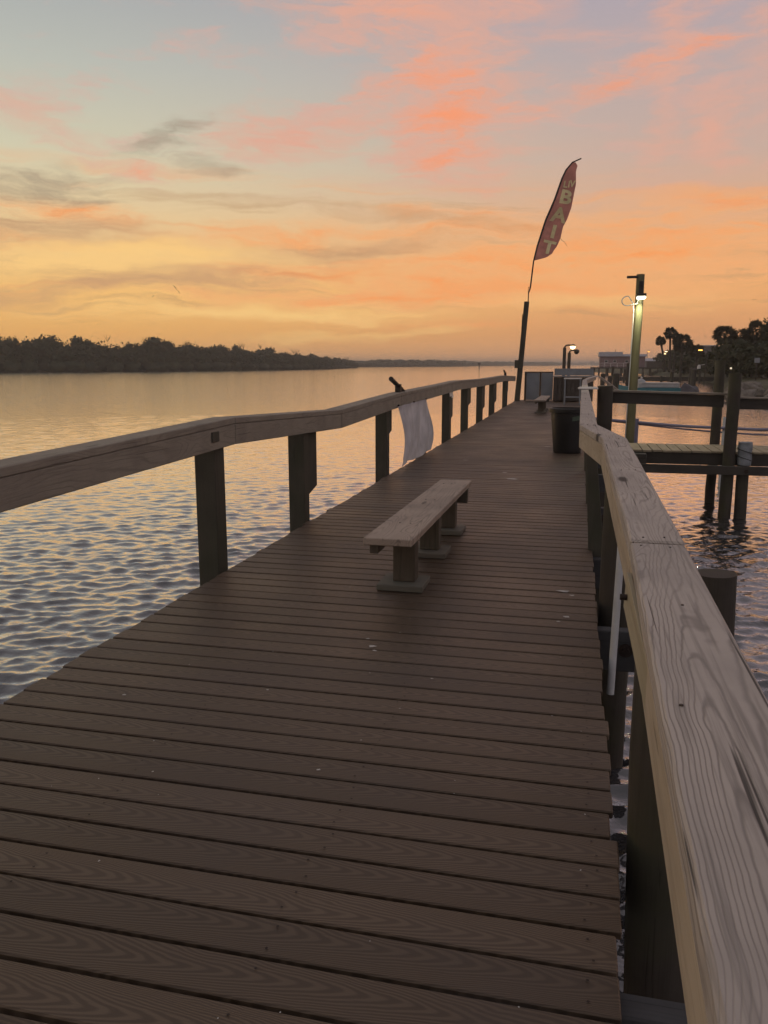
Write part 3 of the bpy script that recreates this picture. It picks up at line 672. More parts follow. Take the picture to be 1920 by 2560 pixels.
# mooring pipes
hp = thing('boom_pipe', 'pair of sagging violet grey pipes behind the side dock', 'pipe', (2.5, 18, .15))
B().tube([(.2 + i * .5, 18 + .02 * math.sin(i), .27 - .05 * i * .5 + .012 * (i * .5 - 2) ** 2 - .004 * math.sin(i * 2)) for i in range(22)], .032, 10).build('pipe', M['hose'], hp, smooth=True)
B().tube([(.2 + i * .5, 18.08, .25 - .075 * i * .5 + .014 * (i * .5 - 2) ** 2 + .01 * math.sin(i * .7)) for i in range(22)], .018, 8).build('pipe', M['hose'], hp, smooth=True)
p2 = thing('pipe_support', 'stubby blue grey post holding the violet grey pipes', 'post', (1.28, 18, WZ)); rod((1.28, 18.04, -2.6), (1.28, 18.04, .31), .068, seg=14).build('shaft', M['hose'], p2, smooth=True)
p3 = thing('pipe_support', 'thin pale pipe standing behind the tall side dock piles', 'post', (3.06, 18, WZ)); rod((3.06, 18.04, -2.6), (3.06, 18.04, .36), .03, seg=12).build('shaft', M['pvc'], p3, smooth=True)

# ------------------------------------------------------------------ foliage builders
def leaf_cloud(n, blobs, size, rs):
    """leaf faces spread in the shells of several ellipsoids: (x,y,z,rx,ry,rz)"""
    bl = np.array(blobs); pr = (bl[:, 3] * bl[:, 5]); pr /= pr.sum()
    idx = rs.choice(len(bl), n, p=pr); dv = rs.normal(size=(n, 3)); dv /= np.linalg.norm(dv, axis=1)[:, None]
    rad = 1 - .5 * rs.random(n) ** 1.6 + rs.normal(0, .07, n)
    c = bl[idx, :3] + dv * bl[idx, 3:] * rad[:, None]
    a = rs.normal(size=(n, 3)); a /= np.linalg.norm(a, axis=1)[:, None]
    b_ = np.cross(a, rs.normal(size=(n, 3))); b_ /= np.linalg.norm(b_, axis=1)[:, None]
    s = size * rs.uniform(.5, 1.3, n)[:, None]
    V = np.stack([c - a * s, c + b_ * s * .55, c + a * s, c - b_ * s * .55], 1).reshape(-1, 3)
    return V, np.arange(n * 4).reshape(-1, 4)
def core(blobs, k=.72, rs=rng):
    V = []; F = []
    for (x, y_, z, rx, ry, rz) in blobs:
        n0 = len(V); seg, ri = 10, 6
        for i in range(ri + 1):
            ph = math.pi * i / ri
            for j in range(seg):
                a = 2 * math.pi * j / seg; q = k * (1 + rs.uniform(-.12, .12))
                V.append((x + rx * q * math.sin(ph) * math.cos(a), y_ + ry * q * math.sin(ph) * math.sin(a), z + rz * q * math.cos(ph)))
        for i in range(ri):
            for j in range(seg): F.append((n0 + i * seg + j, n0 + i * seg + (j + 1) % seg, n0 + (i + 1) * seg + (j + 1) % seg, n0 + (i + 1) * seg + j))
    return np.array(V), np.array(F)
def join(parts):
    Vs, Fs, n = [], [], 0
    for V, F in parts: Vs.append(V); Fs.append(F + n); n += len(V)
    return np.concatenate(Vs), np.concatenate(Fs)
def crown_mesh(name, blobs, n, size, seed):
    rs = np.random.default_rng(seed)
    return np_mesh(name, *join([leaf_cloud(n, blobs, size, rs), core(blobs, .72, rs)]))
def tree_blobs(rs, w, h, n=6):
    out = [(0, 0, h * .62, w * .5, w * .5, h * .34)]
    for i in range(n):
        a = rs.uniform(0, 6.28); q = w * rs.uniform(.2, .42)
        out.append((q * math.cos(a), q * math.sin(a), h * rs.uniform(.45, .85), w * rs.uniform(.2, .34), w * rs.uniform(.2, .34), h * rs.uniform(.12, .2)))
    return out

# ------------------------------------------------------------------ mangrove island (left) and far shore
SH = [(-330, 175), (-250, 205), (-187, 234), (-157, 272), (-142, 318), (-136, 360), (-134, 420), (-145, 480), (-160, 580), (-200, 640)]
HT = [13.6, 13.8, 13.2, 12., 11.3, 9.8, 7.8, 7.0, 6.2, 6.]
def along(P, t):
    L = [0]
    for a, b_ in zip(P, P[1:]): L.append(L[-1] + math.dist(a, b_))
    s = t * L[-1]
    for i in range(len(P) - 1):
        if s <= L[i + 1]:
            k_ = (s - L[i]) / (L[i + 1] - L[i]); return i, k_, (P[i][0] + (P[i + 1][0] - P[i][0]) * k_, P[i][1] + (P[i + 1][1] - P[i][1]) * k_)
    return len(P) - 2, 1., P[-1]
def strip_land(name, P, inland, zs):
    V = []; n = len(zs)
    for (x, y_) in P:
        dv = Vector(inland).normalized()
        for (o_, z) in zs: V.append((x + dv.x * o_, y_ + dv.y * o_, z))
    F = [(i * n + j, i * n + j + 1, (i + 1) * n + j + 1, (i + 1) * n + j) for i in range(len(P) - 1) for j in range(n - 1)]
    return B().add(V, F).mesh(name, smooth=True)
tag(link('island', strip_land('island', SH, (-.9, .55), [(-1, -1.6), (1, -1.0), (4, -.7), (60, -.5), (200, -1.6)]), M['land']), kind='structure')
rs = np.random.default_rng(11)
parts = []
for row, (o_, f_) in enumerate([(0, .62), (5, .85), (11, .95), (20, .97)]):
    nT = 84
    for i in range(nT):
        sgi, k_, (x, y_) = along(SH, (i + rs.uniform(-.3, .3) + .5) / nT)
        h_ = (HT[sgi] + (HT[sgi + 1] - HT[sgi]) * k_) * f_ * rs.uniform(.92, 1.03); w_ = rs.uniform(5.5, 9)
        bl = [(q[0] + x - .85 * o_, q[1] + y_ + .5 * o_, q[2] + WZ, q[3], q[4], q[5]) for q in tree_blobs(rs, w_, h_, 6)]
        bl.append((x - .85 * o_, y_ + .5 * o_, WZ + h_ * .25, w_ * .55, w_ * .5, h_ * .3))
        parts.append(leaf_cloud(620 if row < 3 else 320, bl, .45, rs)); parts.append(core(bl, .5, rs)); parts.append(core(bl[-1:], .95, rs))
iw = tag(link('mangrove_wood', np_mesh('mangrove_wood', *join(parts)), M['mangrove']), 'dense dark mangrove wood covering the island shore across the water', 'wood', kind='stuff')
# taller crowns that break the skyline
var = [crown_mesh('crown', tree_blobs(np.random.default_rng(50 + i), 7.5, 9.5, 7), 800, .45, 60 + i) for i in range(5)]
for v_ in var: v_.materials.append(M['mangrove'])
trm = B().tube([(0, 0, 0), (.1, 0, 3), (.0, .1, 6)], [.22, .18, .1], 7).mesh('trunk'); trm.materials.append(M['bark'])
for i in range(26):
    sgi, k_, (x, y_) = along(SH, .26 + .71 * (i + random.uniform(-.4, .4) + .5) / 26)
    h_ = (HT[sgi] + (HT[sgi + 1] - HT[sgi]) * k_) * random.uniform(.97, 1.07)
    o_ = random.uniform(6, 18); L_ = (x - .85 * o_, y_ + .5 * o_, WZ + .5)
    t_ = thing('mangrove_tree', 'taller mangrove crown standing above the dark island wood', 'tree', L_, 'taller mangroves on the island skyline')
    s_ = h_ / 9.5; rz = random.uniform(0, 6.28)
    link('crown', var[i % 5], None, t_, L_, rot=(0, 0, rz), scale=(s_ * random.uniform(.75, 1.1), s_, s_))
    link('trunk', trm, None, t_, L_)
# bare twiggy tops between them
tw = B()
for i in range(16):
    sgi, k_, (x, y_) = along(SH, .3 + .6 * random.random()); h_ = HT[sgi] + random.uniform(-.6, .9) + WZ
    for j in range(9):
        a = random.uniform(0, 6.28); tw.tube([(x - 6, y_ + 4, h_ - 2), (x - 6 + math.cos(a) * 1.4, y_ + 4 + math.sin(a) * 1.4, h_ + random.uniform(-.4, .8))], [.07, .02], 3, False)
tag(tw.build('bare_twigs', M['bark']), 'bare grey twigs sticking out of the island wood', 'twigs', kind='stuff')
# far shore
FS = [(-420, 640), (-300, 720), (-195, 800), (-150, 1000), (-160, 1300), (-120, 1650), (-40, 1900)]
tag(link('far_shore', strip_land('far_shore', FS, (-.8, .6), [(-2, -1.7), (3, -.9), (120, -.6), (500, -1.7)]), M['land']), kind='structure')
parts = []
for row in range(2):
    for i in range(150):
        sgi, k_, (x, y_) = along(FS, (i + rs.uniform(-.3, .3) + .5) / 150)
        h_ = rs.uniform(6.2, 8.6) * (1 if row else .8); w_ = rs.uniform(9, 17)
        bl = [(q[0] + x - 8 * row, q[1] + y_ + 6 * row, q[2] + WZ, q[3], q[4], q[5]) for q in tree_blobs(rs, w_, h_, 4)] + [(x, y_, WZ + 2, w_ * .6, w_ * .5, 2.4)]
        parts.append(leaf_cloud(70, bl, 1.1, rs)); parts.append(core(bl, .85, rs))
tag(link('far_wood', np_mesh('far_wood', *join(parts)), M['mangrove']), 'low far wood on the second shore along the horizon', 'wood', kind='stuff')
# distant town on the horizon
tag(link('far_land', strip_land('far_land', [(-260, 2900), (-60, 3000), (60, 3050), (330, 3000), (600, 2800)], (0, 1), [(-4, -1.8), (5, -.8), (200, 1.), (900, -1.8)]), M['land']), kind='structure')
parts = []
for i in range(60):
    x = -250 + 14 * i + rs.uniform(-5, 5); bl = [(x, 3030 + rs.uniform(-10, 30), 2 + rs.uniform(0, 2), 14, 10, rs.uniform(4, 7))]
    parts.append(leaf_cloud(50, bl, 2.2, rs)); parts.append(core(bl, .9, rs))
tag(link('horizon_trees', np_mesh('horizon_trees', *join(parts)), M['mangrove']), 'hazy line of trees at the foot of the far town', 'wood', kind='stuff')
for i in range(15):
    x = random.uniform(-160, 90); w_ = random.uniform(5, 13); h_ = random.choice([6, 7, 8, 9, 11])
    o = thing('tower_block', 'tiny hazy block of the far town on the horizon', 'building', (x, 3060, 0), 'blocks of the far town')
    B().box(x - w_ / 2, x + w_ / 2, 3055, 3068, -1, h_).build('wall', M['city'], o)
    B().box(x - w_ / 5, x + w_ / 6, 3057, 3064, h_, h_ + 2.2).build('roof_house', M['city'], o)
for (x, z) in ((-40, 2.4), (36, 3), (45, 2.2)):
    o = tag(rod((x, 3000, z - 1.3), (x, 3000, z + .6), .7, seg=8).build('shore_light', M['warm']), 'tiny warm light glowing on the far town shore', 'light', 'lights of the far town')
cm = thing('channel_marker', 'thin channel marker post standing in the open water', 'marker', (-58, 470, WZ))
rod((-56, 480, -3), (-56, 480, 1.6), .3, seg=8).build('post', M['pile'], cm); B().box(-56.8, -55.2, 479.6, 479.7, 1.2, 2.5).build('board', M['darkwood'], cm)
cm = thing('channel_marker', 'small channel marker post near the far wooded shore', 'marker', (-205, 700, WZ))
rod((-180, 650, -3), (-180, 650, 2.), .3, seg=8).build('post', M['pile'], cm); B().box(-180.7, -179.3, 649.6, 649.7, 1.4, 2.6).build('board', M['white'], cm)

# ------------------------------------------------------------------ right bank
BK = [(60, 20), (26, 42), (14.5, 51), (10.6, 55.5), (12.6, 72), (15.5, 92), (18.5, 118), (20, 140), (21, 165), (18, 200), (17, 235), (9, 262), (4, 300), (10, 420), (60, 800)]
tag(link('bank', strip_land('bank', BK, (1, .12), [(-2.5, -1.9), (-.6, -1.25), (.5, -.7), (1.6, -.2), (8, .15), (25, .8), (90, 1.5), (400, 2.)]), M['grass']), kind='structure')
def boulder(seed):
    r_ = np.random.default_rng(seed); bm = bmesh.new(); bmesh.ops.create_icosphere(bm, subdivisions=2, radius=1)
    nrm = r_.normal(size=(9, 3)); nrm /= np.linalg.norm(nrm, axis=1)[:, None]
    for v_ in bm.verts:
        for q in nrm:
            dd = v_.co.dot(Vector(q)) - .72
            if dd > 0: v_.co -= Vector(q) * dd
    me = bpy.data.meshes.new('boulder'); bm.to_mesh(me); bm.free(); me.materials.append(M['rock']); return me
bmv = [boulder(i) for i in range(5)]
for i in range(34):
    t_ = random.random(); sgi, k_, (x, y_) = along([(17, 49), (11.2, 55), (10.4, 55.6), (11.6, 66)], t_)
    s_ = random.uniform(.35, .85)
    tag(link('boulder', bmv[i % 5], None, None, (x + random.uniform(-.4, 1.2), y_ + random.uniform(-.5, .5), random.uniform(-1.05, -.35)), rot=(random.random(), random.random(), random.random() * 6), scale=(s_ * 1.3, s_, s_ * .75)), 'grey riprap boulder lying on the shore below the palms', 'boulder', 'riprap boulders along the bank')
# shrubs on the bank
shv = [crown_mesh('foliage', [(0, 0, .9, 1.5, 1.4, 1.0), (.8, .2, 1.4, .8, .8, .7), (-.8, -.1, 1.3, .9, .8, .8), (.1, -.6, 1.7, .7, .7, .6)], 900, .17, 90 + i) for i in range(4)]
for v_ in shv: v_.materials.append(M['shrub'])
stm = B().tube([(0, 0, -.3), (.05, 0, .8)], [.09, .05], 6).mesh('stem'); stm.materials.append(M['bark'])
def shrub(x, y_, z, s_, sz=1.):
    o = thing('shrub', 'dense dark shrub in the thicket under the palms', 'shrub', (x, y_, z), 'shrubs on the right bank')
    link('foliage', shv[random.randrange(4)], None, o, (x, y_, z), rot=(0, 0, random.uniform(0, 6.28)), scale=(s_, s_, s_ * sz)); link('stem', stm, None, o, (x, y_, z))
for (q, Y_, z, s_) in [(.122, 150, .0, 1.5), (.128, 158, .0, 1.6), (.137, 148, .0, 1.6), (.145, 140, .1, 1.5), (.151, 132, .1, 1.4), (.158, 128, .1, 1.5), (.165, 118, .1, 1.6), (.173, 115, .2, 1.8), (.18, 108, .2, 1.9), (.188, 104, .2, 1.7), (.195, 100, .3, 1.8), (.203, 98, .3, 1.8), (.212, 94, .3, 1.9), (.222, 92, .3, 1.9), (.16, 150, .2, 1.8), (.175, 140, .3, 1.9), (.19, 135, .4, 2.4), (.205, 130, .4, 2.5), (.22, 126, .5, 2.4), (.112, 190, .2, 1.6), (.105, 205, .2, 1.5), (.118, 175, .2, 1.8), (.107, 240, .6, 2.3), (.097, 250, .6, 2.), (.11, 225, .4, 2.4)]:
    shrub(q * Y_, Y_, z, s_, random.uniform(.8, 1.05))

# ------------------------------------------------------------------ palms
def palm_crown(seed, rad, n=60):
    rs_ = random.Random(seed); V = []; F = []
    for i in range(n):
        a = rs_.uniform(0, 6.28); el_ = math.asin(rs_.uniform(-.85, .98)); L_ = rad * rs_.uniform(.45, .6)
        d_ = Vector((math.cos(a) * math.cos(el_), math.sin(a) * math.cos(el_), math.sin(el_)))
        tip = d_ * L_ + Vector((0, 0, -.05 * rad))
        n0 = len(V); sd_ = d_.cross(Vector((0, 0, 1))).normalized() if abs(d_.z) < .95 else Vector((1, 0, 0)); up_ = sd_.cross(d_); ro = rs_.uniform(-1.3, 1.3); sd_, up_ = sd_ * math.cos(ro) + up_ * math.sin(ro), up_ * math.cos(ro) - sd_ * math.sin(ro)
        w_ = .012 * rad
        V += [sd_ * w_, -sd_ * w_, tip - sd_ * w_, tip + sd_ * w_]; F.append((n0, n0 + 1, n0 + 2, n0 + 3))
        fr = rad * rs_.uniform(.42, .6)
        for k_ in range(13):
            th = R(-100 + 200 * k_ / 12)
            dd = (d_ * math.cos(th) + sd_ * math.sin(th) + up_ * rs_.uniform(-.18, .1)).normalized()
            pe = tip + dd * fr * (1 - .25 * abs(math.sin(th))) + Vector((0, 0, -.12 * rad * rs_.random()))
            sw = dd.cross(up_).normalized() * .055 * rad; mid = tip + dd * fr * .55
            n0 = len(V); V += [tip, mid + sw, pe, mid - sw]; F.append((n0, n0 + 1, n0 + 2, n0 + 3))
    return B().add(V, F).mesh('crown')
def palm(x, y_, z0, zc, rad, label, lean=(0, 0), seed=0):
    o = thing('palm_tree', label, 'palm tree', (x, y_, z0), 'cabbage palms on the right bank')
    me = palm_crown(seed, rad); link('crown', me, M['palm'], o, (x + lean[0], y_ + lean[1], zc))
    B().tube([(x, y_, z0 - .4), (x + lean[0] * .25, y_ + lean[1] * .3, z0 + (zc - z0) * .4), (x + lean[0] * .7, y_ + lean[1] * .7, z0 + (zc - z0) * .75), (x + lean[0], y_ + lean[1], zc)], [.21, .17, .16, .2], 9).build('trunk', M['bark'], o, smooth=True)
palm(14.75, 140, .6, 6.55, 1.15, 'slim palm with the highest round head of its cluster', (-.2, 0), 1)
palm(14.3, 143, .6, 5.3, .95, 'low palm head tucked at the left of the slim palm', (-.9, 0), 2)
palm(15.6, 142, .6, 5.9, .85, 'small palm head touching the right of the slim palm', (.1, 0), 8)
palm(15.9, 135, .6, 4.7, 1.75, 'broad shaggy palm right of the slim tall palm', (.1, 0), 3)
palm(17.95, 110, .5, 5.1, 1.55, 'round headed palm standing alone beyond the pile pair', (0, 0), 4)
palm(21.1, 108, .5, 5.3, 1.75, 'big palm with a wide dense head beside the leafy tree', (.2, 0), 5)
palm(21.9, 104, .5, 5.0, 1.6, 'palm crowded against the wide dense palm head', (.3, 0), 6)
palm(20.2, 112, .5, 4.9, 1.3, 'palm peeping out behind the wide dense palm head', (0, 0), 7)
# small spiky palm and the leafy tree at the right
palm(17.2, 128, .5, 3.4, 1.2, 'stubby spiky palm rising out of the thicket', (0, 0), 9)
lt = thing('leafy_tree', 'tall leafy tree with a loose crown behind the wide palms', 'tree', (23.6, 106, .5), None)
rs5 = np.random.default_rng(5)
link('crown', crown_mesh('crown', [(0, 0, 6.3, 1.5, 1.5, 1.0), (1.4, 0, 6.9, 1.3, 1.2, .9), (.3, .3, 5.2, 1.6, 1.5, .6), (2.5, 0, 5.9, 1.8, 1.6, 1.4)], 1500, .16, 5), M['shrub'], lt, (23.0, 106, -.0))
B().tube([(23.6, 106, 0), (23.5, 106, 3), (23.8, 106, 6)], [.2, .16, .08], 8).build('trunk', M['bark'], lt)

# ------------------------------------------------------------------ buildings and docks on the right
bh = thing('boathouse', 'pink boathouse with a pale stepped roof on a dock over the water', 'building', (10, 210, .76))
B().box(5.5, 16.1, 207, 215, .78, 3.35).build('wall', M['pinkwall'], bh, .02)
B().hexa([(5.2, 206.4, 3.36), (10.8, 206.4, 3.36), (10.8, 206.7, 4.45), (5.2, 206.7, 4.45)], [(5.2, 215.6, 3.36), (10.8, 215.6, 3.36), (10.8, 215.3, 4.45), (5.2, 215.3, 4.45)]).build('roof', M['roofmetal'], bh, .03)
B().hexa([(10.82, 206.4, 3.36), (16.5, 206.4, 3.36), (16.5, 206.9, 3.9), (10.82, 206.9, 3.9)], [(10.82, 215.6, 3.36), (16.5, 215.6, 3.36), (16.5, 215.1, 3.9), (10.82, 215.1, 3.9)]).build('roof', M['roofmetal'], bh, .03)
for wx in (6.6, 8.6, 11.4, 12.9):
    wf = B().box(wx, wx + .8, 206.93, 206.99, 1.9, 2.5).build('window', M['white'], bh); B().box(wx + .08, wx + .72, 206.90, 206.925, 1.98, 2.42).build('pane', M['glass'], wf)
rod((9.2, 210, 4.45), (9.2, 210, 5.1), .06, seg=6).build('vent_pipe', M['steel'], bh); rod((13.3, 210, 3.9), (13.3, 210, 4.2), .12, seg=6).build('vent_pipe', M['steel'], bh)
dk = thing('boathouse_dock', 'raised dock with plank screen carrying the pink boathouse', 'dock', (12, 205, WZ))
B().box(3.4, 23, 204, 216, .45, .75).build('deck', M['rimx'], dk)
x_ = 16.4
while x_ < 22.8:
    B().box(x_, x_ + .34, 204.1, 204.2, .76, 2.1).build('screen_board', M['darkwood'], dk); x_ += .36
for i in range(12):
    px_ = 3.6 + i * 1.7; rod((px_, 204.2, -3), (px_, 204.2, .45), .2, seg=8).build('pile', M['pile'], dk)
    if i % 2 == 0: rod((px_ + .8, 215.5, -3), (px_ + .8, 215.5, .45), .2, seg=8).build('pile', M['pile'], dk)
for i in range(8):
    px_ = 3.5 + i * 1.5; rod((px_, 204.3, .75), (px_, 204.3, 1.75), .05, seg=6).build('rail_post', M['white'], dk)
B().box(3.4, 14.2, 204.25, 204.35, 1.72, 1.8).build('handrail', M['white'], dk)
B().box(3.4, 14.2, 204.27, 204.33, 1.25, 1.3).build('handrail', M['white'], dk)
lb = thing('low_shed', 'long low shed with pale roof behind the plank screen', 'building', (20, 250, .8))
B().box(19.5, 26.5, 248, 254, .5, 2.4).build('wall', M['greywall'], lb); B().hexa([(19.2, 247.5, 2.42), (26.8, 247.5, 2.42), (26.8, 250.8, 3.2), (19.2, 250.8, 3.2)], [(19.2, 254.5, 2.42), (26.8, 254.5, 2.42), (26.8, 251.2, 3.2), (19.2, 251.2, 3.2)]).build('roof', M['roofmetal'], lb)
B().box(21, 22, 247.9, 247.98, 1.0, 2.0).build('window', M['glass'], lb)
gb = thing('grey_house', 'pale grey flat roofed house half hidden behind the palms', 'building', (23, 170, .8))
B().box(20.4, 26.5, 170, 178, .5, 4.9).build('wall', M['greywall'], gb); B().box(20.2, 26.7, 169.8, 178.2, 4.92, 5.15).build('roof', M['roofmetal'], gb)
B().box(21.0, 22.1, 169.9, 169.98, 2.9, 3.9).build('window', M['glass'], gb)
md = thing('mid_dock', 'long low dock with piles reaching out from the shrubs', 'dock', (14, 125, WZ))
for i in range(46):
    x_ = 6.4 + i * .3
    B().box(x_, x_ + .27, 124, 125.6, -.40, -.33).build('plank', M['rimx'], md)
B().box(6.3, 20.4, 123.9, 123.98, -.95, -.41).build('rim_beam', M['rimx'], md); B().box(6.3, 20.4, 125.62, 125.7, -.95, -.41).build('rim_beam', M['rimx'], md)
for i in range(6):
    rod((6.8 + i * 2.6, 123.75, -3), (6.8 + i * 2.6, 123.75, [.1, .3, -.2, .55, .6, .2][i]), .17, seg=9).build('pile', M['pile'], md)
MP = [('bare mooring pile beside the left end of the teal boat', 3.05, 78, .3, .22), ('squat thick mooring pile left of the lit pole', 3.7, 80, .55, .32), ('tallest of the mooring piles left of the lit pole', 4.9, 82, 1.5, .2), ('thin mooring pile just left of the lit pole', 4.6, 72, .9, .13), ('mooring pile standing right behind the teal boat', 9.15, 84, .7, .17), ('thick mooring pile in the open water right of the tarp boat', 12.2, 92, .9, .26), ('mooring pile against the end of the long low dock', 14.5, 112, .9, .22), ('mooring pile in front of the boathouse dock', 6.3, 150, 1.0, .25), ('short mooring pile behind the squat thick one', 3.4, 110, .2, .3), ('mooring pile beneath the boathouse wall', 8.4, 150, .6, .25)]
for (lb_, x, y_, z, r_) in MP:
    o = thing('mooring_pile', lb_, 'piling', (x, y_, WZ)); rod((x - .05, y_, -3), (x, y_, z), r_ * 1.05, r_, 10, 4, .02).build('shaft', M['pile'], o, smooth=True)
    lathe(x, y_, [(r_ * 1.06, z), (r_ * .7, z + .08), (.001, z + .12)], 10).build('cap', M['darkwood'], o)
sg = thing('gangway', 'sloping pale gangway plank beside the squat mooring pile', 'gangway', (2.6, 70, 0))
B().hexa([(3.3, 66, -.75), (3.6, 66, -.75), (3.6, 66.6, -.7), (3.3, 66.6, -.7)], [(1.7, 66, .45), (1.95, 66, .45), (1.95, 66.6, .5), (1.7, 66.6, .5)]).build('ramp', M['capx'], sg)
# boat
bt = thing('skiff', 'teal skiff with pale upper sides moored behind the side dock', 'boat', (6.4, 75, WZ))
def hull(z0, z1, x0, x1, wb, m_, name, flare=.12):
    N = 14; V = []; F = []
    for i in range(N + 1):
        t_ = i / N; x = x0 + (x1 - x0) * t_; w_ = wb * (1 - max(0, (.45 - t_) / .45) ** 2.2) + .04
        rise = .25 * max(0, (.35 - t_) / .35) ** 2
        for (s_, z) in ((-1 + flare, z0), (-1, z1 + rise), (1, z1 + rise), (1 - flare, z0)): V.append((x, 75 + s_ * w_, z))
    for i in range(N):
        for j in range(4): F.append((i * 4 + j, i * 4 + (j + 1) % 4, (i + 1) * 4 + (j + 1) % 4, (i + 1) * 4 + j))
    F += [(3, 2, 1, 0), (N * 4, N * 4 + 1, N * 4 + 2, N * 4 + 3)]
    return B().add(V, F).build(name, m_, bt, smooth=True)
hull(-1.35, -.56, 3.7, 8.85, .95, M['teal'], 'hull'); 
B().box(5.35, 8.75, 74.15, 75.85, -.56, -.17).build('coaming', M['boatwhite'], bt, .06)
B().box(5.3, 8.8, 74.1, 75.9, -.17, -.13).build('rub_rail', M['white'], bt, .01)
lathe(5.55, 74.6, [(.45, -.56), (.47, -.2), (.36, .05), (.16, .2), (.001, .23)], 14).build('engine_cover', M['boatwhite'], bt, smooth=True)
lathe(5.6, 74.6, [(.001, .2), (.09, .25), (.1, .33), (.001, .4)], 10).build('cleat_knob', M['white'], bt, smooth=True)
tp = thing('tarp_boat', 'small pointed boat under a dark tarp beside the teal skiff', 'boat', (9.4, 76, WZ))
B().add([(8.75, 75.6, -.95), (10.6, 75.6, -.95), (10.6, 76.8, -.95), (8.75, 76.8, -.95), (9.4, 76.2, -.10), (10.0, 76.2, -.38), (10.5, 76.2, -.45)], [(0, 1, 6, 5, 4), (3, 4, 5, 6, 2), (0, 4, 3), (1, 2, 6), (3, 2, 1, 0)]).build('tarp', M['tarp'], tp, .03)
B().add([(8.8, 75.7, -1.3), (10.5, 75.7, -1.3), (10.6, 75.55, -.96), (8.7, 75.55, -.96), (8.8, 76.7, -1.3), (10.5, 76.7, -1.3), (10.6, 76.85, -.96), (8.7, 76.85, -.96)], [(0, 1, 2, 3), (7, 6, 5, 4), (0, 4, 5, 1), (1, 5, 6, 2), (3, 2, 6, 7), (0, 3, 7, 4)]).build('hull', M['tarp'], tp)
# lamps
def gooseneck(x, y_, z0, zt, reach, r_, bulbm, label, lit=True):
    o = thing('dock_lamp', label, 'lamp', (x, y_, z0), 'gooseneck lamps beyond the pier end')
    B().tube([(x, y_, z0), (x, y_, zt - .06)], r_, 10).build('pole', M['bark'], o, smooth=True)
    B().tube([(x, y_, zt - .1)] + [(x + reach * .45 * (1 - math.cos(a)), y_, zt - .06 + .13 * math.sin(a)) for a in (.0, .4, .8, 1.2, 1.57)] + [(x + reach, y_, zt + .06)], r_ * .45, 8).build('arm', M['bark'], o, smooth=True)
    hd_ = lathe(x + reach, y_, [(.001, zt + .12), (.1, zt + .1), (.16, zt + .03), (.15, zt + .015)], 14).build('lamp_head', M['steel'], o, smooth=True)
    lathe(x + reach, y_, [(.001, zt + .02), (.13, zt + .01), (.14, zt - .04), (.09, zt - .12), (.001, zt - .15)], 14).build('bulb', bulbm, hd_, smooth=True)
gooseneck(-.67, 45, -2.5, 2.4, .42, .09, M['warm'], 'lit gooseneck lamp on a pole beyond the grey counter')
gooseneck(-.42, 45.6, -2.5, 2.14, .38, .09, M['steel'], 'unlit gooseneck lamp beside the lit one beyond the counter')
def street(x, y_, z0, zt, m_, label, arm=-.8):
    o = thing('street_lamp', label, 'lamp', (x, y_, z0))
    rod((x, y_, z0), (x, y_, zt), .08, .05, 8).build('pole', M['steel'], o); rod((x, y_, zt), (x + arm, y_, zt + .15), .04, seg=6).build('arm', M['steel'], o)
    h_ = B().box(x + arm - .5, x + arm + .2, y_ - .2, y_ + .2, zt + .1, zt + .25).build('lamp_head', M['steel'], o)
    B().box(x + arm - .42, x + arm + .1, y_ - .16, y_ + .16, zt - .02, zt + .09).build('bulb', m_, h_)
street(20.6, 258, .6, 5.2, M['sodium'], 'glowing street lamp above the low shed roof', .5)
street(21.9, 208, .6, 4.45, M['warm'], 'bright street lamp just left of the slim palm')
street(23.0, 222, .6, 4.1, M['warm'], 'second street lamp close below the bright one by the slim palm')
street(18.35, 126, .4, 3.45, M['sodium'], 'amber lit lamp half inside the thicket')
o = thing('yard_lamp', 'small white lamp glowing low in the thicket', 'lamp', (16.9, 100, .2)); rod((16.9, 98, -.2), (16.9, 98, .95), .05, seg=6).build('post', M['steel'], o); lathe(16.9, 98, [(.001, .9), (.1, .95), (.12, 1.03), (.08, 1.12), (.001, 1.14)], 10).build('globe', M['dim'], o)
o = thing('shore_sign', 'small pale signboard on a post below the wide palms', 'sign', (17.6, 88, .2)); rod((17.55, 88, -.2), (17.55, 88, 2.1), .05, seg=6).build('post', M['steel'], o); B().box(17.3, 17.8, 87.9, 87.94, 1.6, 2.1).build('board', M['panel'], o)
o = thing('dock_light', 'white hooded dock light on a thin arm near the long low dock', 'lamp', (14.9, 106, -.5)); rod((15.3, 106, -1.5), (15.3, 106, 1.5), .06, seg=6).build('post', M['pile'], o); rod((15.3, 106, 1.45), (14.7, 106, 1.35), .03, seg=6).build('arm', M['white'], o); lathe(14.6, 106, [(.001, 1.45), (.16, 1.3), (.22, .95), (.19, .92), (.001, 1.2)], 10).build('hood', M['white'], o)

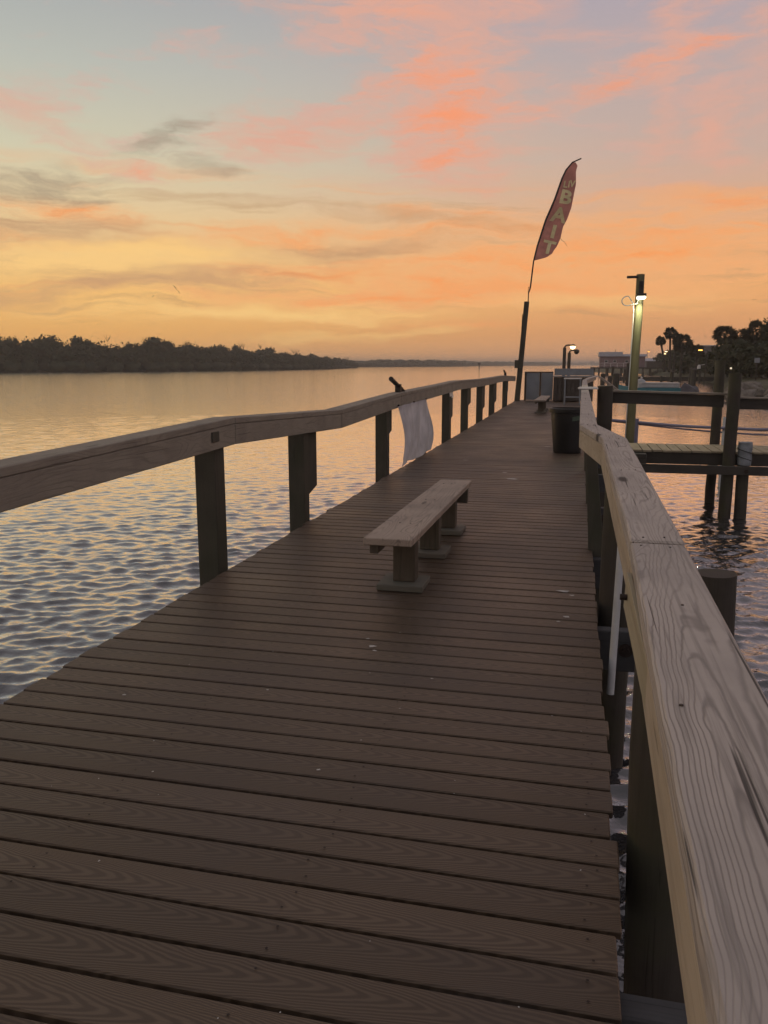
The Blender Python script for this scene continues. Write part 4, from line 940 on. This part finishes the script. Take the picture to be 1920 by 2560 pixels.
# ------------------------------------------------------------------ birds
def bird_mesh(bank):
    V = [(0, -.28, 0), (.05, 0, .03), (0, .25, 0), (-.05, 0, .03), (0, 0, -.04), (.45, .03, .14 + bank), (.9, -.12, .02 + bank * 2), (.4, -.16, .11 + bank), (-.45, .03, .14 - bank), (-.9, -.12, .02 - bank * 2), (-.4, -.16, .11 - bank), (.08, -.42, 0), (-.08, -.42, 0)]
    F = [(0, 1, 3), (1, 2, 3), (0, 4, 1), (1, 4, 2), (2, 4, 3), (3, 4, 0), (1, 5, 7), (5, 6, 7), (3, 10, 8), (8, 10, 9), (0, 11, 12)]
    me = bpy.data.meshes.new('bird'); me.from_pydata(V, [], F); me.materials.append(M['bird']); return me
bv = [bird_mesh(b_) for b_ in (0, .1, -.12)]
BD = [(-104.4, 22.0), (-99.7, 20.3), (-96.0, 18.2), (-88.6, 15.7), (-80.4, 16.2), (-97.2, 13.9), (-99.7, 12.2), (-90.2, 12.7), (-87.4, 12.0), (-81.9, 11.1), (-105.6, 10.5), (-102.1, 10.1), (-86.2, 8.9), (-103.0, 8.2), (-103.8, 7.4), (-87.3, 7.9), (-14.5, 19.1), (6.1, 17.6), (30.6, 12.9), (30.2, 9.5), (22.8, 6.4)]
for i, (x, z) in enumerate(BD):
    tag(link('bird', bv[i % 3], None, None, (x * .4, 64, 1.45 + (z - 1.45) * .4), rot=(random.uniform(-.5, .5), random.uniform(-.6, .6), random.uniform(0, 6.28)), scale=(.2, .2, .2)), 'tiny dark bird flying far off in the sunset sky', 'bird', 'birds in the sky')
tag(link('bird', bv[1], None, None, (-33.2, 64, 7.67), rot=(.4, 1.1, .4), scale=(.5, .5, .5)), 'largest bird banking steeply with long wings above the island wood', 'bird')

# ------------------------------------------------------------------ evening haze over the lagoon
m, g = mat('haze_air')
vo_ = g.n('VolumePrincipled', {'Color': (.97, .92, .86, 1), 'Density': .00055, 'Anisotropy': .3})
o_ = g.nt.nodes.new('ShaderNodeOutputMaterial'); g.nt.links.new(vo_, o_.inputs[1])
hz = B().box(-5400, 5400, -5400, 5400, -4.2, 17.5).build('haze', m)
tag(hz, 'thin evening haze over the lagoon and far shores', 'haze', kind='stuff')
